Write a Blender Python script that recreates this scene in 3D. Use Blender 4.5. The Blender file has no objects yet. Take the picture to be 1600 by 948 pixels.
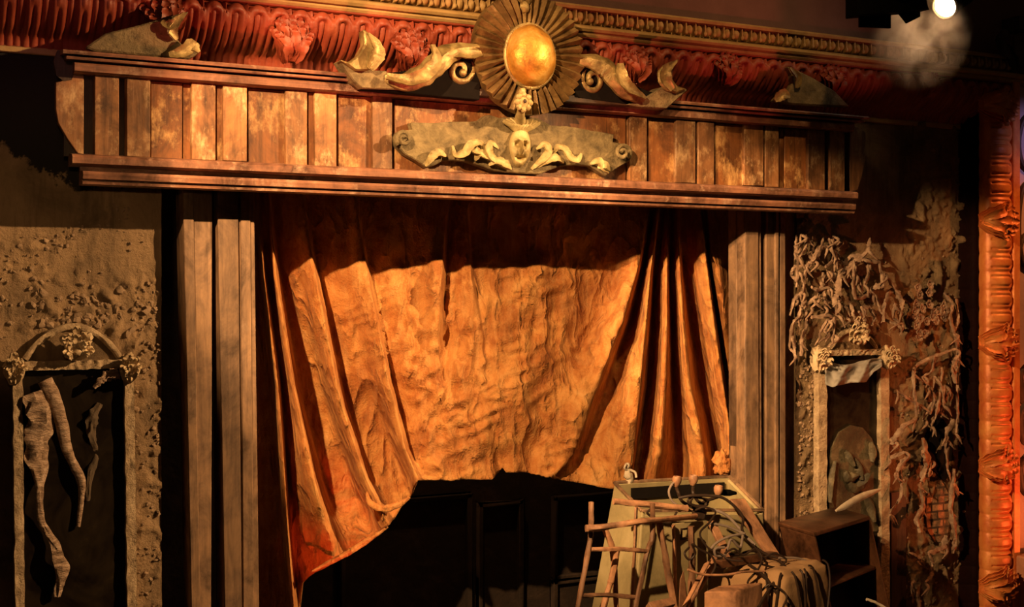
import bpy, bmesh, math, random
from mathutils import Vector, Matrix, noise
random.seed(7)
PI = math.pi
V = Vector
scn = bpy.context.scene
COL = scn.collection

# ------------------------------------------------------------------ camera
F = 2000.0                       # focal length in pixels of the 1600 px frame
TH = math.atan(2000 / 3924)      # angle between the view and the stage wall's normal
HOR = 463.0                      # eye-level row
ZC = 3.6
FW = V((math.sin(TH), math.cos(TH), 0)); RT = V((math.cos(TH), -math.sin(TH), 0)); UP = V((0, 0, 1))
CAM = V((0, 0, ZC)) - 10.5 * FW

def U(px, py, Y):
    """point of the vertical plane Y seen at a pixel"""
    d = FW + RT * ((px - 800) / F) + UP * ((HOR - py) / F)
    return CAM + d * ((Y - CAM.y) / d.y)
def UX(px, Y): return U(px, HOR, Y).x
def UZ(py, px, Y): return U(px, py, Y).z

cd = bpy.data.cameras.new('camera'); cam = bpy.data.objects.new('camera', cd); COL.objects.link(cam)
cd.sensor_width = 36; cd.lens = 36 * F / 1600; cd.shift_y = -(474 - HOR) / 1600
cam.location = CAM; cam.rotation_euler = (PI / 2, 0, -TH)
cd.clip_end = 200
scn.camera = cam

# ------------------------------------------------------------------ mesh helpers
def lerp(a, b, t): return a + (b - a) * t
def sst(a, b, x):
    t = max(0, min(1, (x - a) / (b - a))); return t * t * (3 - 2 * t)
def interp(tab, x):
    if x <= tab[0][0]: return tab[0][1]
    for (a, b), (c, d) in zip(tab, tab[1:]):
        if x <= c: return b + (d - b) * (x - a) / (c - a)
    return tab[-1][1]
def cr(pts, k=6):
    """Catmull-Rom through points"""
    P = [V(p) for p in pts]
    if len(P) < 3: return [P[0].lerp(P[-1], i / k) for i in range(k + 1)]
    out = []
    for i in range(len(P) - 1):
        a = P[i - 1] if i else P[0] * 2 - P[1]; b = P[i]; c = P[i + 1]
        d = P[i + 2] if i + 2 < len(P) else P[-1] * 2 - P[-2]
        for j in range(k):
            t = j / k
            out.append(.5 * ((2 * b) + (c - a) * t + (2 * a - 5 * b + 4 * c - d) * t * t + (3 * b - a - 3 * c + d) * t ** 3))
    out.append(P[-1]); return out
def nz(x, y=0, z=0): return noise.noise(V((x, y, z)))

class MB:
    def __init__(s): s.v = []; s.f = []
    def add(s, vs, fs):
        b = len(s.v); s.v += [V(p) for p in vs]; s.f += [tuple(b + i for i in q) for q in fs]; return s
    def hexa(s, p):          # p: 4 bottom then 4 top
        return s.add(p, [(3, 2, 1, 0), (4, 5, 6, 7), (0, 1, 5, 4), (1, 2, 6, 5), (2, 3, 7, 6), (3, 0, 4, 7)])
    def box(s, a, b):
        x0, y0, z0 = a; x1, y1, z1 = b
        return s.hexa([(x0, y0, z0), (x1, y0, z0), (x1, y1, z0), (x0, y1, z0), (x0, y0, z1), (x1, y0, z1), (x1, y1, z1), (x0, y1, z1)])
    def slab(s, poly, yf, yb):      # poly: (x,z) pairs; extruded along Y
        n = len(poly)
        A = sum(poly[i][0] * poly[(i + 1) % n][1] - poly[(i + 1) % n][0] * poly[i][1] for i in range(n))
        if A < 0: poly = poly[::-1]
        vs = [(x, yf, z) for x, z in poly] + [(x, yb, z) for x, z in poly]
        fs = [tuple(range(n)), tuple(range(2 * n - 1, n - 1, -1))]
        fs += [(i, i + n, (i + 1) % n + n, (i + 1) % n) for i in range(n)]
        return s.add(vs, fs)
    def slabpx(s, pts, yf, yb):
        return s.slab([(U(x, y, yf).x, U(x, y, yf).z) for x, y in pts], yf, yb)
    def loops(s, L, cap=True, closed=True):
        n = len(L[0]); vs = [p for l in L for p in l]; fs = []
        for i in range(len(L) - 1):
            for j in range(n if closed else n - 1):
                k = (j + 1) % n
                fs.append((i * n + j, i * n + k, (i + 1) * n + k, (i + 1) * n + j))
        if cap: fs += [tuple(range(n - 1, -1, -1)), tuple((len(L) - 1) * n + j for j in range(n))]
        return s.add(vs, fs)
    def tube(s, pts, r, n=8, flat=1.0, wob=0):
        P = [V(p) for p in pts]; m = len(P)
        T = [(P[min(i + 1, m - 1)] - P[max(i - 1, 0)]).normalized() for i in range(m)]
        u = T[0].orthogonal().normalized(); L = []
        sd = random.random() * 50
        for i in range(m):
            u = (u - T[i] * u.dot(T[i])).normalized(); w = T[i].cross(u)
            rr = r[i] if isinstance(r, (list, tuple)) else (r(i / (m - 1)) if callable(r) else r)
            L.append([P[i] + (u * math.cos(a) + w * math.sin(a) * flat) * rr * (1 + wob * nz(sd + i * .6, math.cos(a) * 1.5, math.sin(a) * 1.5)) for a in [2 * PI * j / n for j in range(n)]])
        return s.loops(L)
    def ribbon(s, pts, w, nrm=(0, -1, 0), th=.01, cup=.3, ruff=0, cs=5):
        """leaf / strip: pts centre line, w half-width (function of 0..1), normal, thickness, cupping"""
        P = [V(p) for p in pts]; m = len(P); L = []; nn = V(nrm).normalized(); sd = random.random() * 50
        for i in range(m):
            t = i / (m - 1)
            T = (P[min(i + 1, m - 1)] - P[max(i - 1, 0)]).normalized()
            S = T.cross(nn)
            S = S.normalized() if S.length > 1e-4 else T.orthogonal().normalized()
            N = S.cross(T).normalized()
            hw = w(t) if callable(w) else w
            fr = []; bk = []
            for j in range(cs):
                q = -1 + 2 * j / (cs - 1)
                k = 1 + (ruff * nz(sd + t * 14, q * 2.5, 0) if ruff else 0)
                o = S * (hw * q * k) + N * (-cup * hw * (q * q) + (ruff * hw * .5 * nz(sd + 9 + t * 12, q * 2, 3) if ruff else 0))
                fr.append(P[i] + o + N * th * .5 * (1 - .6 * abs(q))); bk.append(P[i] + o - N * th * .5)
            L.append(fr + bk[::-1])
        return s.loops(L)
    def ell(s, c, r, M=None, amp=0, n=14, m=9, fr=2.0):
        c = V(c); sd = random.random() * 90; L = []
        M = M or Matrix.Identity(3)
        for i in range(m + 1):
            ph = PI * i / m
            ring = []
            for j in range(n):
                a = 2 * PI * j / n
                d = V((math.sin(ph) * math.cos(a), math.sin(ph) * math.sin(a), math.cos(ph)))
                k = 1 + (amp * nz(d.x * fr + sd, d.y * fr, d.z * fr) if amp else 0)
                if i in (0, m): d = V((0, 0, d.z))
                ring.append(c + M @ V((d.x * r[0] * k, d.y * r[1] * k, d.z * r[2] * k)))
            L.append(ring)
        return s.loops(L, cap=False)
    def lathe(s, prof, c, ax=(0, 0, 1), n=20):
        ax = V(ax).normalized(); u = ax.orthogonal().normalized(); w = ax.cross(u); c = V(c)
        return s.loops([[c + ax * h + (u * math.cos(2 * PI * j / n) + w * math.sin(2 * PI * j / n)) * max(r, 1e-4) for j in range(n)] for r, h in prof])
    def grid(s, fn, nu, nv, flip=False):
        vs = [fn(i / nu, j / nv) for j in range(nv + 1) for i in range(nu + 1)]
        w = nu + 1
        fs = [(j * w + i, j * w + i + 1, (j + 1) * w + i + 1, (j + 1) * w + i) for j in range(nv) for i in range(nu)]
        if flip: fs = [f[::-1] for f in fs]
        return s.add(vs, fs)
    def bar(s, a, b, w, h, nrm=(0, -1, 0)):
        a = V(a); b = V(b); T = (b - a).normalized(); S = T.cross(V(nrm)).normalized(); N = S.cross(T)
        c = [S * w / 2 + N * h / 2, -S * w / 2 + N * h / 2, -S * w / 2 - N * h / 2, S * w / 2 - N * h / 2]
        return s.hexa([a + q for q in c] + [b + q for q in c])
    def mould(s, prof, x0, x1, n=1):     # prof of (Y, Z) open polyline closed by caller
        return s.loops([[(lerp(x0, x1, i / n), y, z) for y, z in prof] for i in range(n + 1)])
    def merge(s, o): return s.add(o.v, o.f)

def build(name, mb, mat, parent=None, bevel=0, angle=38, off=None, seg=1):
    me = bpy.data.meshes.new(name); o = bpy.data.objects.new(name, me); COL.objects.link(o)
    off = V(off) if off is not None else (V(parent['_w']) if parent is not None else V((0, 0, 0)))
    bm = bmesh.new(); vs = [bm.verts.new(p - off) for p in mb.v]
    for f in mb.f:
        try: bm.faces.new([vs[i] for i in f])
        except ValueError: pass
    bmesh.ops.remove_doubles(bm, verts=bm.verts[:], dist=1e-5)
    bmesh.ops.recalc_face_normals(bm, faces=bm.faces[:])
    if bevel:
        es = [e for e in bm.edges if len(e.link_faces) == 2 and e.calc_face_angle(0) > .6]
        if es: bmesh.ops.bevel(bm, geom=es, offset=bevel, segments=seg, affect='EDGES', clamp_overlap=True)
    lim = math.radians(angle)
    for f in bm.faces: f.smooth = True
    for e in bm.edges:
        if len(e.link_faces) == 2 and e.calc_face_angle(0) > lim: e.smooth = False
    bm.to_mesh(me); bm.free()
    if mat: me.materials.append(mat)
    if parent is not None:
        o.parent = parent; o['_w'] = list(V(parent['_w']))
    else:
        o.location = off; o['_w'] = list(off)
    return o
def tag(o, label, cat, group=None, kind=None):
    o['label'] = label; o['category'] = cat
    if group: o['group'] = group
    if kind: o['kind'] = kind
    return o
def thing(name, label, cat, loc, group=None):
    o = bpy.data.objects.new(name, None); COL.objects.link(o); o.location = loc; o['_w'] = list(V(loc)); o.empty_display_size = .1
    return tag(o, label, cat, group)
def solo(name, mb, mat, label, cat, group=None, bevel=0, **k):
    n = len(mb.v); zs = min(p.z for p in mb.v)
    c = V((sum(p.x for p in mb.v) / n, sum(p.y for p in mb.v) / n, zs))
    return tag(build(name, mb, mat, None, bevel, off=c, **k), label, cat, group)
def struct(name, mb, mat, bevel=0, **k):
    o = build(name, mb, mat, None, bevel, **k); o['kind'] = 'structure'; return o

# ------------------------------------------------------------------ materials
def mat_base(name):
    m = bpy.data.materials.new(name); m.use_nodes = True; nt = m.node_tree
    b = nt.nodes['Principled BSDF']; return m, nt, b
def N(nt, t, **k):
    n = nt.nodes.new(t)
    for a, b in k.items():
        if a in n.inputs.keys(): n.inputs[a].default_value = b
        else: setattr(n, a, b)
    return n
def ramp(nt, src, stops):
    r = N(nt, 'ShaderNodeValToRGB'); e = r.color_ramp.elements
    while len(e) < len(stops): e.new(.5)
    for q, (p, c) in zip(e, stops):
        q.position = p; q.color = (*c, 1) if len(c) == 3 else c
    nt.links.new(src, r.inputs['Fac']); return r.outputs['Color']
def coords(nt, scale, rot=(0, 0, 0)):
    t = N(nt, 'ShaderNodeNewGeometry'); mp = N(nt, 'ShaderNodeMapping')
    mp.inputs['Scale'].default_value = scale; mp.inputs['Rotation'].default_value = rot
    nt.links.new(t.outputs['Position'], mp.inputs['Vector']); return mp.outputs['Vector']
def mixc(nt, fac, a, b, mode='MIX'):
    m = N(nt, 'ShaderNodeMix'); m.data_type = 'RGBA'; m.blend_type = mode
    for sock, v in ((m.inputs[0], fac), (m.inputs[6], a), (m.inputs[7], b)):
        if hasattr(v, 'links'): nt.links.new(v, sock)
        else: sock.default_value = v if isinstance(v, (int, float)) else ((*v, 1) if len(v) == 3 else v)
    return m.outputs[2]
def nnoise(nt, vec, scale, detail=5, rough=.6, dist=0):
    n = N(nt, 'ShaderNodeTexNoise'); n.inputs['Scale'].default_value = scale; n.inputs['Detail'].default_value = detail
    n.inputs['Roughness'].default_value = rough; n.inputs['Distortion'].default_value = dist
    nt.links.new(vec, n.inputs['Vector']); return n.outputs['Fac']
def bump(nt, b, h, strength, dist=.02):
    n = N(nt, 'ShaderNodeBump'); n.inputs['Strength'].default_value = strength; n.inputs['Distance'].default_value = dist
    nt.links.new(h, n.inputs['Height']); nt.links.new(n.outputs['Normal'], b.inputs['Normal'])

def wood(name, dark, mid, pale, axis='Z', worn=.55, rough=.65, var=.5, bs=.35):
    m, nt, b = mat_base(name)
    st = {'X': (1.2, 14, 14), 'Z': (14, 14, 1.2), 'A': (6, 6, 6)}[axis]
    oi = N(nt, 'ShaderNodeObjectInfo')
    v = coords(nt, st); add = N(nt, 'ShaderNodeVectorMath'); add.operation = 'ADD'
    comb = N(nt, 'ShaderNodeCombineXYZ'); mul = N(nt, 'ShaderNodeMath'); mul.operation = 'MULTIPLY'; mul.inputs[1].default_value = 37
    nt.links.new(oi.outputs['Random'], mul.inputs[0])
    for k in range(3): nt.links.new(mul.outputs[0], comb.inputs[k])
    nt.links.new(v, add.inputs[0]); nt.links.new(comb.outputs[0], add.inputs[1])
    g = nnoise(nt, add.outputs[0], 1.6, 7, .65, .6)
    c = ramp(nt, g, [(.25, dark), (.5, mid), (.75, tuple(min(1, x * 1.25) for x in mid))])
    v2 = coords(nt, (3, 3, 2.0)); add2 = N(nt, 'ShaderNodeVectorMath'); add2.operation = 'ADD'
    nt.links.new(v2, add2.inputs[0]); nt.links.new(comb.outputs[0], add2.inputs[1])
    w = nnoise(nt, add2.outputs[0], 1.7, 9, .72)
    wf = ramp(nt, w, [(worn, (0, 0, 0)), (min(1, worn + .12), (1, 1, 1))])
    st2 = nnoise(nt, add2.outputs[0], 1.1, 6, .7, .5)
    c = mixc(nt, 1.0, c, ramp(nt, st2, [(.34, (.3, .26, .22)), (.48, (.85, .8, .76)), (.62, (1.35, 1.25, 1.1))]), 'MULTIPLY')
    fw = nnoise(nt, coords(nt, (26, 26, 9) if axis == 'Z' else (9, 26, 26)), 1.5, 4, .7)
    wm = N(nt, 'ShaderNodeMath'); wm.operation = 'MULTIPLY'; nt.links.new(wf, wm.inputs[0]); nt.links.new(ramp(nt, fw, [(.35, (.25, .25, .25)), (.6, (1, 1, 1))]), wm.inputs[1])
    c = mixc(nt, wm.outputs[0], c, pale)
    vf = N(nt, 'ShaderNodeMapRange'); vf.inputs[3].default_value = 1 - var; vf.inputs[4].default_value = 1 + var * .5
    nt.links.new(oi.outputs['Random'], vf.inputs[0])
    sc = N(nt, 'ShaderNodeVectorMath'); sc.operation = 'SCALE'
    nt.links.new(c, sc.inputs[0]); nt.links.new(vf.outputs[0], sc.inputs[3])
    nt.links.new(sc.outputs[0], b.inputs['Base Color']); b.inputs['Roughness'].default_value = rough
    bump(nt, b, g, bs, .01)
    return m
def mottled(name, cols, scale=4, rough=.8, bs=.5, bscale=30, metal=0, bd=.02, detail=8, stretch=(1, 1, 1)):
    m, nt, b = mat_base(name); v = coords(nt, stretch)
    n1 = nnoise(nt, v, scale, detail, .65, .4)
    k = len(cols); c = ramp(nt, n1, [(.3 + .4 * i / (k - 1), q) for i, q in enumerate(cols)])
    nt.links.new(c, b.inputs['Base Color']); b.inputs['Roughness'].default_value = rough; b.inputs['Metallic'].default_value = metal
    if bs: bump(nt, b, nnoise(nt, v, bscale, 6, .65), bs, bd)
    return m
def plain(name, c, rough=.6, metal=0, spec=.15):
    m, nt, b = mat_base(name); v = coords(nt, (1, 1, 1))
    n1 = nnoise(nt, v, 18, 4)
    nt.links.new(ramp(nt, n1, [(.3, tuple(x * .75 for x in c)), (.7, tuple(min(1, x * 1.2) for x in c))]), b.inputs['Base Color'])
    b.inputs['Roughness'].default_value = rough; b.inputs['Metallic'].default_value = metal; b.inputs['Specular IOR Level'].default_value = spec; return m

M = {}
M['board'] = wood('board_paint', (.1, .045, .018), (.26, .125, .052), (.6, .39, .2), 'Z', .51, .55, .45)
M['panel'] = wood('panel_paint', (.085, .035, .012), (.23, .09, .028), (.62, .36, .14), 'Z', .51, .55, .4)
M['moulding'] = wood('moulding_wood', (.1, .042, .026), (.26, .125, .08), (.52, .33, .22), 'X', .53, .55, .15)
M['dark_wood'] = wood('dark_wood', (.02, .011, .007), (.045, .024, .014), (.08, .045, .03), 'Z', .7, .6, .2)
M['pilaster'] = wood('pilaster_wood', (.13, .08, .05), (.235, .15, .092), (.31, .21, .135), 'Z', .6, .7, .25, .25)
M['stick'] = wood('stick_wood', (.2, .1, .06), (.4, .22, .13), (.6, .4, .25), 'A', .6, .6, .5)
M['crate'] = mottled('crate_paint', [(.2, .17, .085), (.3, .25, .13), (.36, .3, .17)], 3, .6, .15)
M['cabinet'] = wood('cabinet_veneer', (.05, .022, .012), (.12, .055, .03), (.16, .08, .05), 'A', .62, .4, .1)
M['black'] = plain('black_metal', (.004, .004, .004), .7, 0, .04)
M['void'] = plain('black_and_shade', (.006, .004, .003), .95)  # black scroll backing; also shade coloured into the wall hole and crate
M['gild'] = mottled('tarnished_gilding', [(.1, .065, .025), (.3, .21, .08), (.62, .47, .2)], 7, .36, .5, 40, .45, .012)
M['relief_gild'] = mottled('worn_cream_gilding', [(.2, .14, .05), (.46, .35, .15), (.66, .53, .26)], 9, .5, .6, 40, .1, .012)
M['frame'] = mottled('crusted_frame_paint', [(.2, .14, .085), (.42, .31, .19), (.6, .46, .3)], 10, .75, 1, 40, 0, .02)
M['reveal'] = mottled('reveal_shade_red', [(.005, .0012, .0008), (.011, .0026, .0018)], 6, .7, .3, 30)  # near-black red stands in for the shade inside the reveal
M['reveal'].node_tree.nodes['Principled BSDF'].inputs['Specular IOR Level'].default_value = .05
M['ray'] = mottled('dull_ray_gilding', [(.06, .035, .012), (.2, .12, .045), (.36, .24, .09)], 7, .42, .5, 40, .4, .012)
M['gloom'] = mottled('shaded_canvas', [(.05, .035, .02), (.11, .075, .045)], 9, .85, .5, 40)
M['stone'] = mottled('aged_plaster_ornament', [(.07, .05, .022), (.19, .14, .065), (.31, .235, .115)], 9, .75, .9, 35, 0, .015)
M['gold'] = mottled('scratched_gold_leaf', [(.2, .075, .015), (.62, .3, .045), (.85, .55, .16)], 5, .46, .4, 14, .5, .02)
M['cornice_gold'] = mottled('ochre_gilt', [(.28, .17, .06), (.42, .27, .1), (.5, .34, .14)], 5, .6, .2, 30, 0)
M['cove'] = mottled('terracotta_paint', [(.19, .03, .014), (.28, .05, .022), (.36, .08, .035)], 5, .5, .25, 30)
M['arch'] = mottled('orange_gilt', [(.48, .11, .03), (.62, .2, .05), (.72, .3, .08)], 6, .42, .25, 30, .15)
M['upper'] = mottled('mauve_wall', [(.12, .06, .05), (.17, .09, .075)], 2, .8, .2)
M['brick'] = None
M['vine'] = mottled('dry_vine', [(.1, .06, .04), (.28, .18, .12), (.46, .33, .23)], 14, .8, .6, 50, 0, .01)
M['cloth_tan'] = mottled('tan_cloth', [(.3, .17, .08), (.42, .26, .13)], 3, .85, .3, 12)
M['cloth_grey'] = mottled('grey_cloth', [(.16, .15, .135), (.3, .28, .25)], 5, .8, .3, 12)
M['strip'] = mottled('peeling_canvas', [(.12, .075, .045), (.4, .27, .18), (.66, .5, .37)], 5, .75, 1, 4.5, 0, .06, 8, (2, 2, 6))
M['cream'] = mottled('cream_plaster', [(.28, .2, .11), (.55, .42, .26), (.7, .56, .36)], 9, .7, .6, 40, 0, .012)
M['cable'] = plain('dark_cable', (.035, .022, .016), .45)
M['cable_grey'] = plain('grey_cable', (.25, .2, .17), .5)
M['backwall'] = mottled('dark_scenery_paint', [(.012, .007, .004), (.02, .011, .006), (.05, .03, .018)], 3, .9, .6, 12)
M['floor'] = wood('stage_floor', (.03, .018, .012), (.06, .04, .025), (.1, .07, .05), 'X', .65, .7, .1)
M['pale'] = mottled('pale_leaf', [(.45, .38, .28), (.65, .57, .45)], 8, .6, .3)
M['ledge'] = mottled('orange_pier_paint', [(.3, .13, .07), (.45, .22, .13)], 3, .6, .2)
M['relief'] = mottled('dark_reflection', [(.015, .012, .006), (.05, .04, .02), (.17, .135, .075)], 5, .6, .5, 30)
M['purple'] = mottled('lilac_panel', [(.42, .32, .34), (.55, .42, .45)], 3, .5, .2)

def velvet():
    m, nt, b = mat_base('faded_orange_velvet'); v = coords(nt, (1, 1, 1))
    a = nnoise(nt, v, 3.2, 9, .7, .8)
    c = ramp(nt, a, [(.3, (.25, .07, .014)), (.45, (.43, .155, .034)), (.6, (.6, .275, .075)), (.78, (.72, .42, .16))])
    st = nnoise(nt, coords(nt, (9, 9, 1.2)), 2, 5, .6)
    c = mixc(nt, ramp(nt, st, [(.45, (0, 0, 0)), (.75, (.45, .45, .45))]), c, (.72, .4, .15))
    nt.links.new(c, b.inputs['Base Color']); b.inputs['Roughness'].default_value = .85
    b.inputs['Sheen Weight'].default_value = .1; b.inputs['Sheen Roughness'].default_value = .4
    b.inputs['Sheen Tint'].default_value = (1, .6, .3, 1)
    rn = N(nt, 'ShaderNodeTexNoise'); rn.noise_type = 'RIDGED_MULTIFRACTAL'; nt.links.new(coords(nt, (1.5, 1, .75), (0, .5, 0)), rn.inputs['Vector'])
    for k_, v_ in (('Scale', 3.6), ('Detail', 6), ('Roughness', .5), ('Gain', 1.6), ('Offset', .85), ('Distortion', .35)): rn.inputs[k_].default_value = v_
    h1 = rn.outputs['Fac']; h2 = nnoise(nt, v, 60, 4, .65)
    ad = N(nt, 'ShaderNodeMath'); ad.operation = 'MULTIPLY_ADD'; ad.inputs[1].default_value = .3
    nt.links.new(h2, ad.inputs[0]); nt.links.new(h1, ad.inputs[2])
    bump(nt, b, ad.outputs[0], .85, .05); return m
M['velvet'] = velvet()

def plaster(name, base, dk, edge_pts):
    """stained plaster; above the ragged break line (px table) the wall is bare dark board"""
    m, nt, b = mat_base(name); v = coords(nt, (1, 1, 1))
    a = nnoise(nt, v, 2.2, 9, .68, .5)
    c = ramp(nt, a, [(.3, tuple(x * .45 for x in base)), (.5, base), (.7, tuple(x * 1.45 for x in base))])
    s = nnoise(nt, coords(nt, (5, 5, .7)), 1.3, 6, .7)
    c = mixc(nt, ramp(nt, s, [(.5, (0, 0, 0)), (.7, (.8, .8, .8))]), c, tuple(x * .35 for x in base))
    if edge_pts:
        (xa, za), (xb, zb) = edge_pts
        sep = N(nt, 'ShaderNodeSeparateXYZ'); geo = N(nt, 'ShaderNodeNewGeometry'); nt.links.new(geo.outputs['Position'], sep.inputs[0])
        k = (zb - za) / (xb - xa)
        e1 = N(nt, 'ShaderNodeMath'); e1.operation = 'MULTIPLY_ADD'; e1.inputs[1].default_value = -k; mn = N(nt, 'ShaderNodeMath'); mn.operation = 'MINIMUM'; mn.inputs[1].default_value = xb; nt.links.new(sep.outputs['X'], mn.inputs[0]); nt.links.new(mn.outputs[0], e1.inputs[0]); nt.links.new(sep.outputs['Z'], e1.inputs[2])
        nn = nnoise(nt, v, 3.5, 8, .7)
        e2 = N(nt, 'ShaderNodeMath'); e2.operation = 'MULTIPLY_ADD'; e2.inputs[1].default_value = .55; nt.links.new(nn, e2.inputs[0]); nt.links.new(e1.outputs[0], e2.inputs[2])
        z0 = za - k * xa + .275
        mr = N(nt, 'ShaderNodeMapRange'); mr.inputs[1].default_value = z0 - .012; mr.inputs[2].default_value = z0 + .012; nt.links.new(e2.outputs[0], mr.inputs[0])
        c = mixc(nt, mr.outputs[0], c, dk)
    nt.links.new(c, b.inputs['Base Color']); b.inputs['Roughness'].default_value = .85
    h1 = nnoise(nt, v, 28, 7, .7); bump(nt, b, h1, .8, .03); return m
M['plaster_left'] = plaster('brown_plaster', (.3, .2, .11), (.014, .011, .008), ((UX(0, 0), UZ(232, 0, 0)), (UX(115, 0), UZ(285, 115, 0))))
M['plaster_right'] = plaster('stained_brown_plaster', (.22, .145, .075), (.02, .014, .01), None)
M['flake'] = mottled('plaster_flakes', [(.22, .15, .09), (.36, .25, .16)], 9, .85, .5, 40)

def brickmat():
    m, nt, b = mat_base('worn_brick'); v = coords(nt, (1, 1, 1), (PI / 2, 0, 0))
    t = N(nt, 'ShaderNodeTexBrick'); t.inputs['Scale'].default_value = 3.2
    t.inputs['Color1'].default_value = (.4, .2, .1, 1); t.inputs['Color2'].default_value = (.5, .28, .15, 1); t.inputs['Mortar'].default_value = (.08, .045, .03, 1); t.inputs['Mortar Size'].default_value = .035
    nt.links.new(v, t.inputs['Vector'])
    c = mixc(nt, ramp(nt, nnoise(nt, v, 9, 8, .75), [(.42, (0, 0, 0)), (.56, (1, 1, 1))]), t.outputs['Color'], (.1, .06, .035)); nt.links.new(mixc(nt, .85, t.outputs['Color'], c), b.inputs['Base Color'])
    b.inputs['Roughness'].default_value = .85; bump(nt, b, t.outputs['Fac'], -.6, .03); return m
M['brick'] = brickmat()
def mirror():
    m, nt, b = mat_base('clouded_mirror_glass'); v = coords(nt, (1, 1, 1))
    a = nnoise(nt, v, 2.4, 7, .7, 1)
    nt.links.new(ramp(nt, a, [(.4, (.006, .004, .003)), (.62, (.02, .014, .008)), (.8, (.06, .045, .025))]), b.inputs['Base Color'])
    b.inputs['Roughness'].default_value = .3; b.inputs['Specular IOR Level'].default_value = .25; return m
M['mirror'] = mirror()
def emis(name, c, s):
    m, nt, b = mat_base(name); b.inputs['Emission Color'].default_value = (*c, 1); b.inputs['Emission Strength'].default_value = s
    b.inputs['Base Color'].default_value = (.8, .8, .8, 1); return m
M['lamp'] = emis('lit_lens', (1, .86, .6), 14)

# ------------------------------------------------------------------ the setting
XL, XR = -5.4, 6.6
struct('floor', MB().box((XL, -10.5, -.1), (9, 2.2, 0)), M['floor'])
zbot = U(0, 75, 0).z                                # foot of the cove, on the wall plane
xe_l = UX(252, 0); xs_r = UX(1243, 0); xe_r = UX(1497, 0)

def wall_fn(x0, x1, hz, hole, lump):
    def fn(u, v):
        x = lerp(x0, x1, u); z = lerp(0, zbot + .02, v)
        n = noise.fractal(V((x * 2.2, 3.1, z * 2.2)), 1, 2.2, 5)
        n2 = nz(x * 9, 7, z * 9); n3 = nz(x * 23, 2, z * 23)
        k = lump(x, z)
        fl = max(0, n2 - .12) * .1 + max(0, n3 - .2) * .06
        y = .01 * n + min(1, k) * -fl * .7 - .012 * sst(.0, .06, n) * k
        if hole and hole[0] < x < hole[1] and z < hole[2]: y = .0
        return V((x, y, z))
    return fn
mlx0, mlx1, mlz = UX(22, 0), UX(206, 0), UZ(580, 110, 0)
mrx0, mrx1, mrz = UX(1282, 0), UX(1388, 0), UZ(556, 1335, 0)
def lump_l(x, z):
    px = 800 + F * (V((x, 0, z)) - CAM).dot(RT) / (V((x, 0, z)) - CAM).dot(FW); py = HOR - F * (z - ZC) / (V((x, 0, z)) - CAM).dot(FW)
    return .12 + .9 * sst(190, 250, px) * sst(380, 520, py) + 1.0 * sst(110, 0, abs(py - 490)) * sst(0, 60, px) + .5 * sst(70, 0, abs(py - 420 + px * .5))
def lump_r(x, z):
    px = 800 + F * (V((x, 0, z)) - CAM).dot(RT) / (V((x, 0, z)) - CAM).dot(FW)
    return .25 + .8 * sst(1280, 1250, px) + .8 * sst(1400, 1420, px)
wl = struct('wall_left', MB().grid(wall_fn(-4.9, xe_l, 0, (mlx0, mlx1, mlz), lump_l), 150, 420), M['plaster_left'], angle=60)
build('return', MB().box((xe_l - .02, .02, 0), (xe_l, .3, zbot)), M['plaster_left'], wl)
wr = struct('wall_right', MB().grid(wall_fn(xs_r, xe_r + .3, 0, (mrx0, mrx1, mrz), lump_r), 150, 360), M['plaster_right'], angle=60)
build('return', MB().box((xs_r, .02, 0), (xs_r + .02, .3, zbot)), M['plaster_right'], wr)

def flakes(pts):
    b = MB()
    for px, py, s in pts:
        p = U(px, py, -.012); q = s * random.uniform(.5, 1.2)
        R = Matrix.Rotation(random.uniform(0, PI), 3, 'Y') @ Matrix.Rotation(random.uniform(-.7, .7), 3, 'X')
        b.ell(p, (q, q * .55, q * random.uniform(.5, 1.0)), R, .8, 7, 5, 1.7)
    return b
P = []
for i in range(150): P.append((random.gauss(120, 62), random.gauss(488, 20), .014 + .02 * random.random()))
for i in range(110): P.append((random.uniform(213, 250), random.uniform(440, 948), .008 + .013 * random.random()))
for i in range(60):
    t = random.random(); P.append((10 + 200 * t, 420 - 100 * t + random.gauss(0, 14), .006 + .012 * random.random()))
for i in range(60): P.append((random.uniform(0, 250), random.uniform(350, 560), .006 + .008 * random.random()))
P = [q for q in P if q[0] < 249 and not (38 < q[0] < 196 and q[1] > 512)]
o = build('plaster_flake', flakes(P), M['flake'], wl); o['kind'] = 'stuff'
P = []
for i in range(170): P.append((random.uniform(1247, 1274), random.uniform(560, 860), .01 + .016 * random.random()))
for i in range(110): P.append((random.uniform(1400, 1492), random.uniform(540, 948), .008 + .02 * random.random()))
for i in range(50): P.append((random.uniform(1300, 1490), random.uniform(400, 540), .006 + .01 * random.random()))
o = build('plaster_flake', flakes(P), M['flake'], wr); o['kind'] = 'stuff'
# bare brick and the hole above it, its shade painted as a flat black slab on the right-hand wall
def blob_px(cx, cy, rx, ry, n=22, amp=.25, sd=0):
    return [(cx + rx * math.cos(a) * (1 + amp * nz(math.cos(a) * 1.6 + sd, math.sin(a) * 1.6)), cy + ry * math.sin(a) * (1 + amp * nz(math.cos(a) * 1.6 + sd + 5, math.sin(a) * 1.6))) for a in [2 * PI * i / n for i in range(n)]]
build('brick_patch', MB().slabpx(blob_px(1466, 800, 22, 46, sd=3), -.03, .02), M['brick'], wr)
build('cavity', MB().slabpx(blob_px(1467, 705, 25, 50, sd=9, amp=.5), -.025, .02), M['void'], wr)
build('cavity', MB().slabpx([(1393, 770), (1416, 765), (1416, 1000), (1393, 1000)], -.025, .02), M['dark_wood'], wr)

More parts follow.
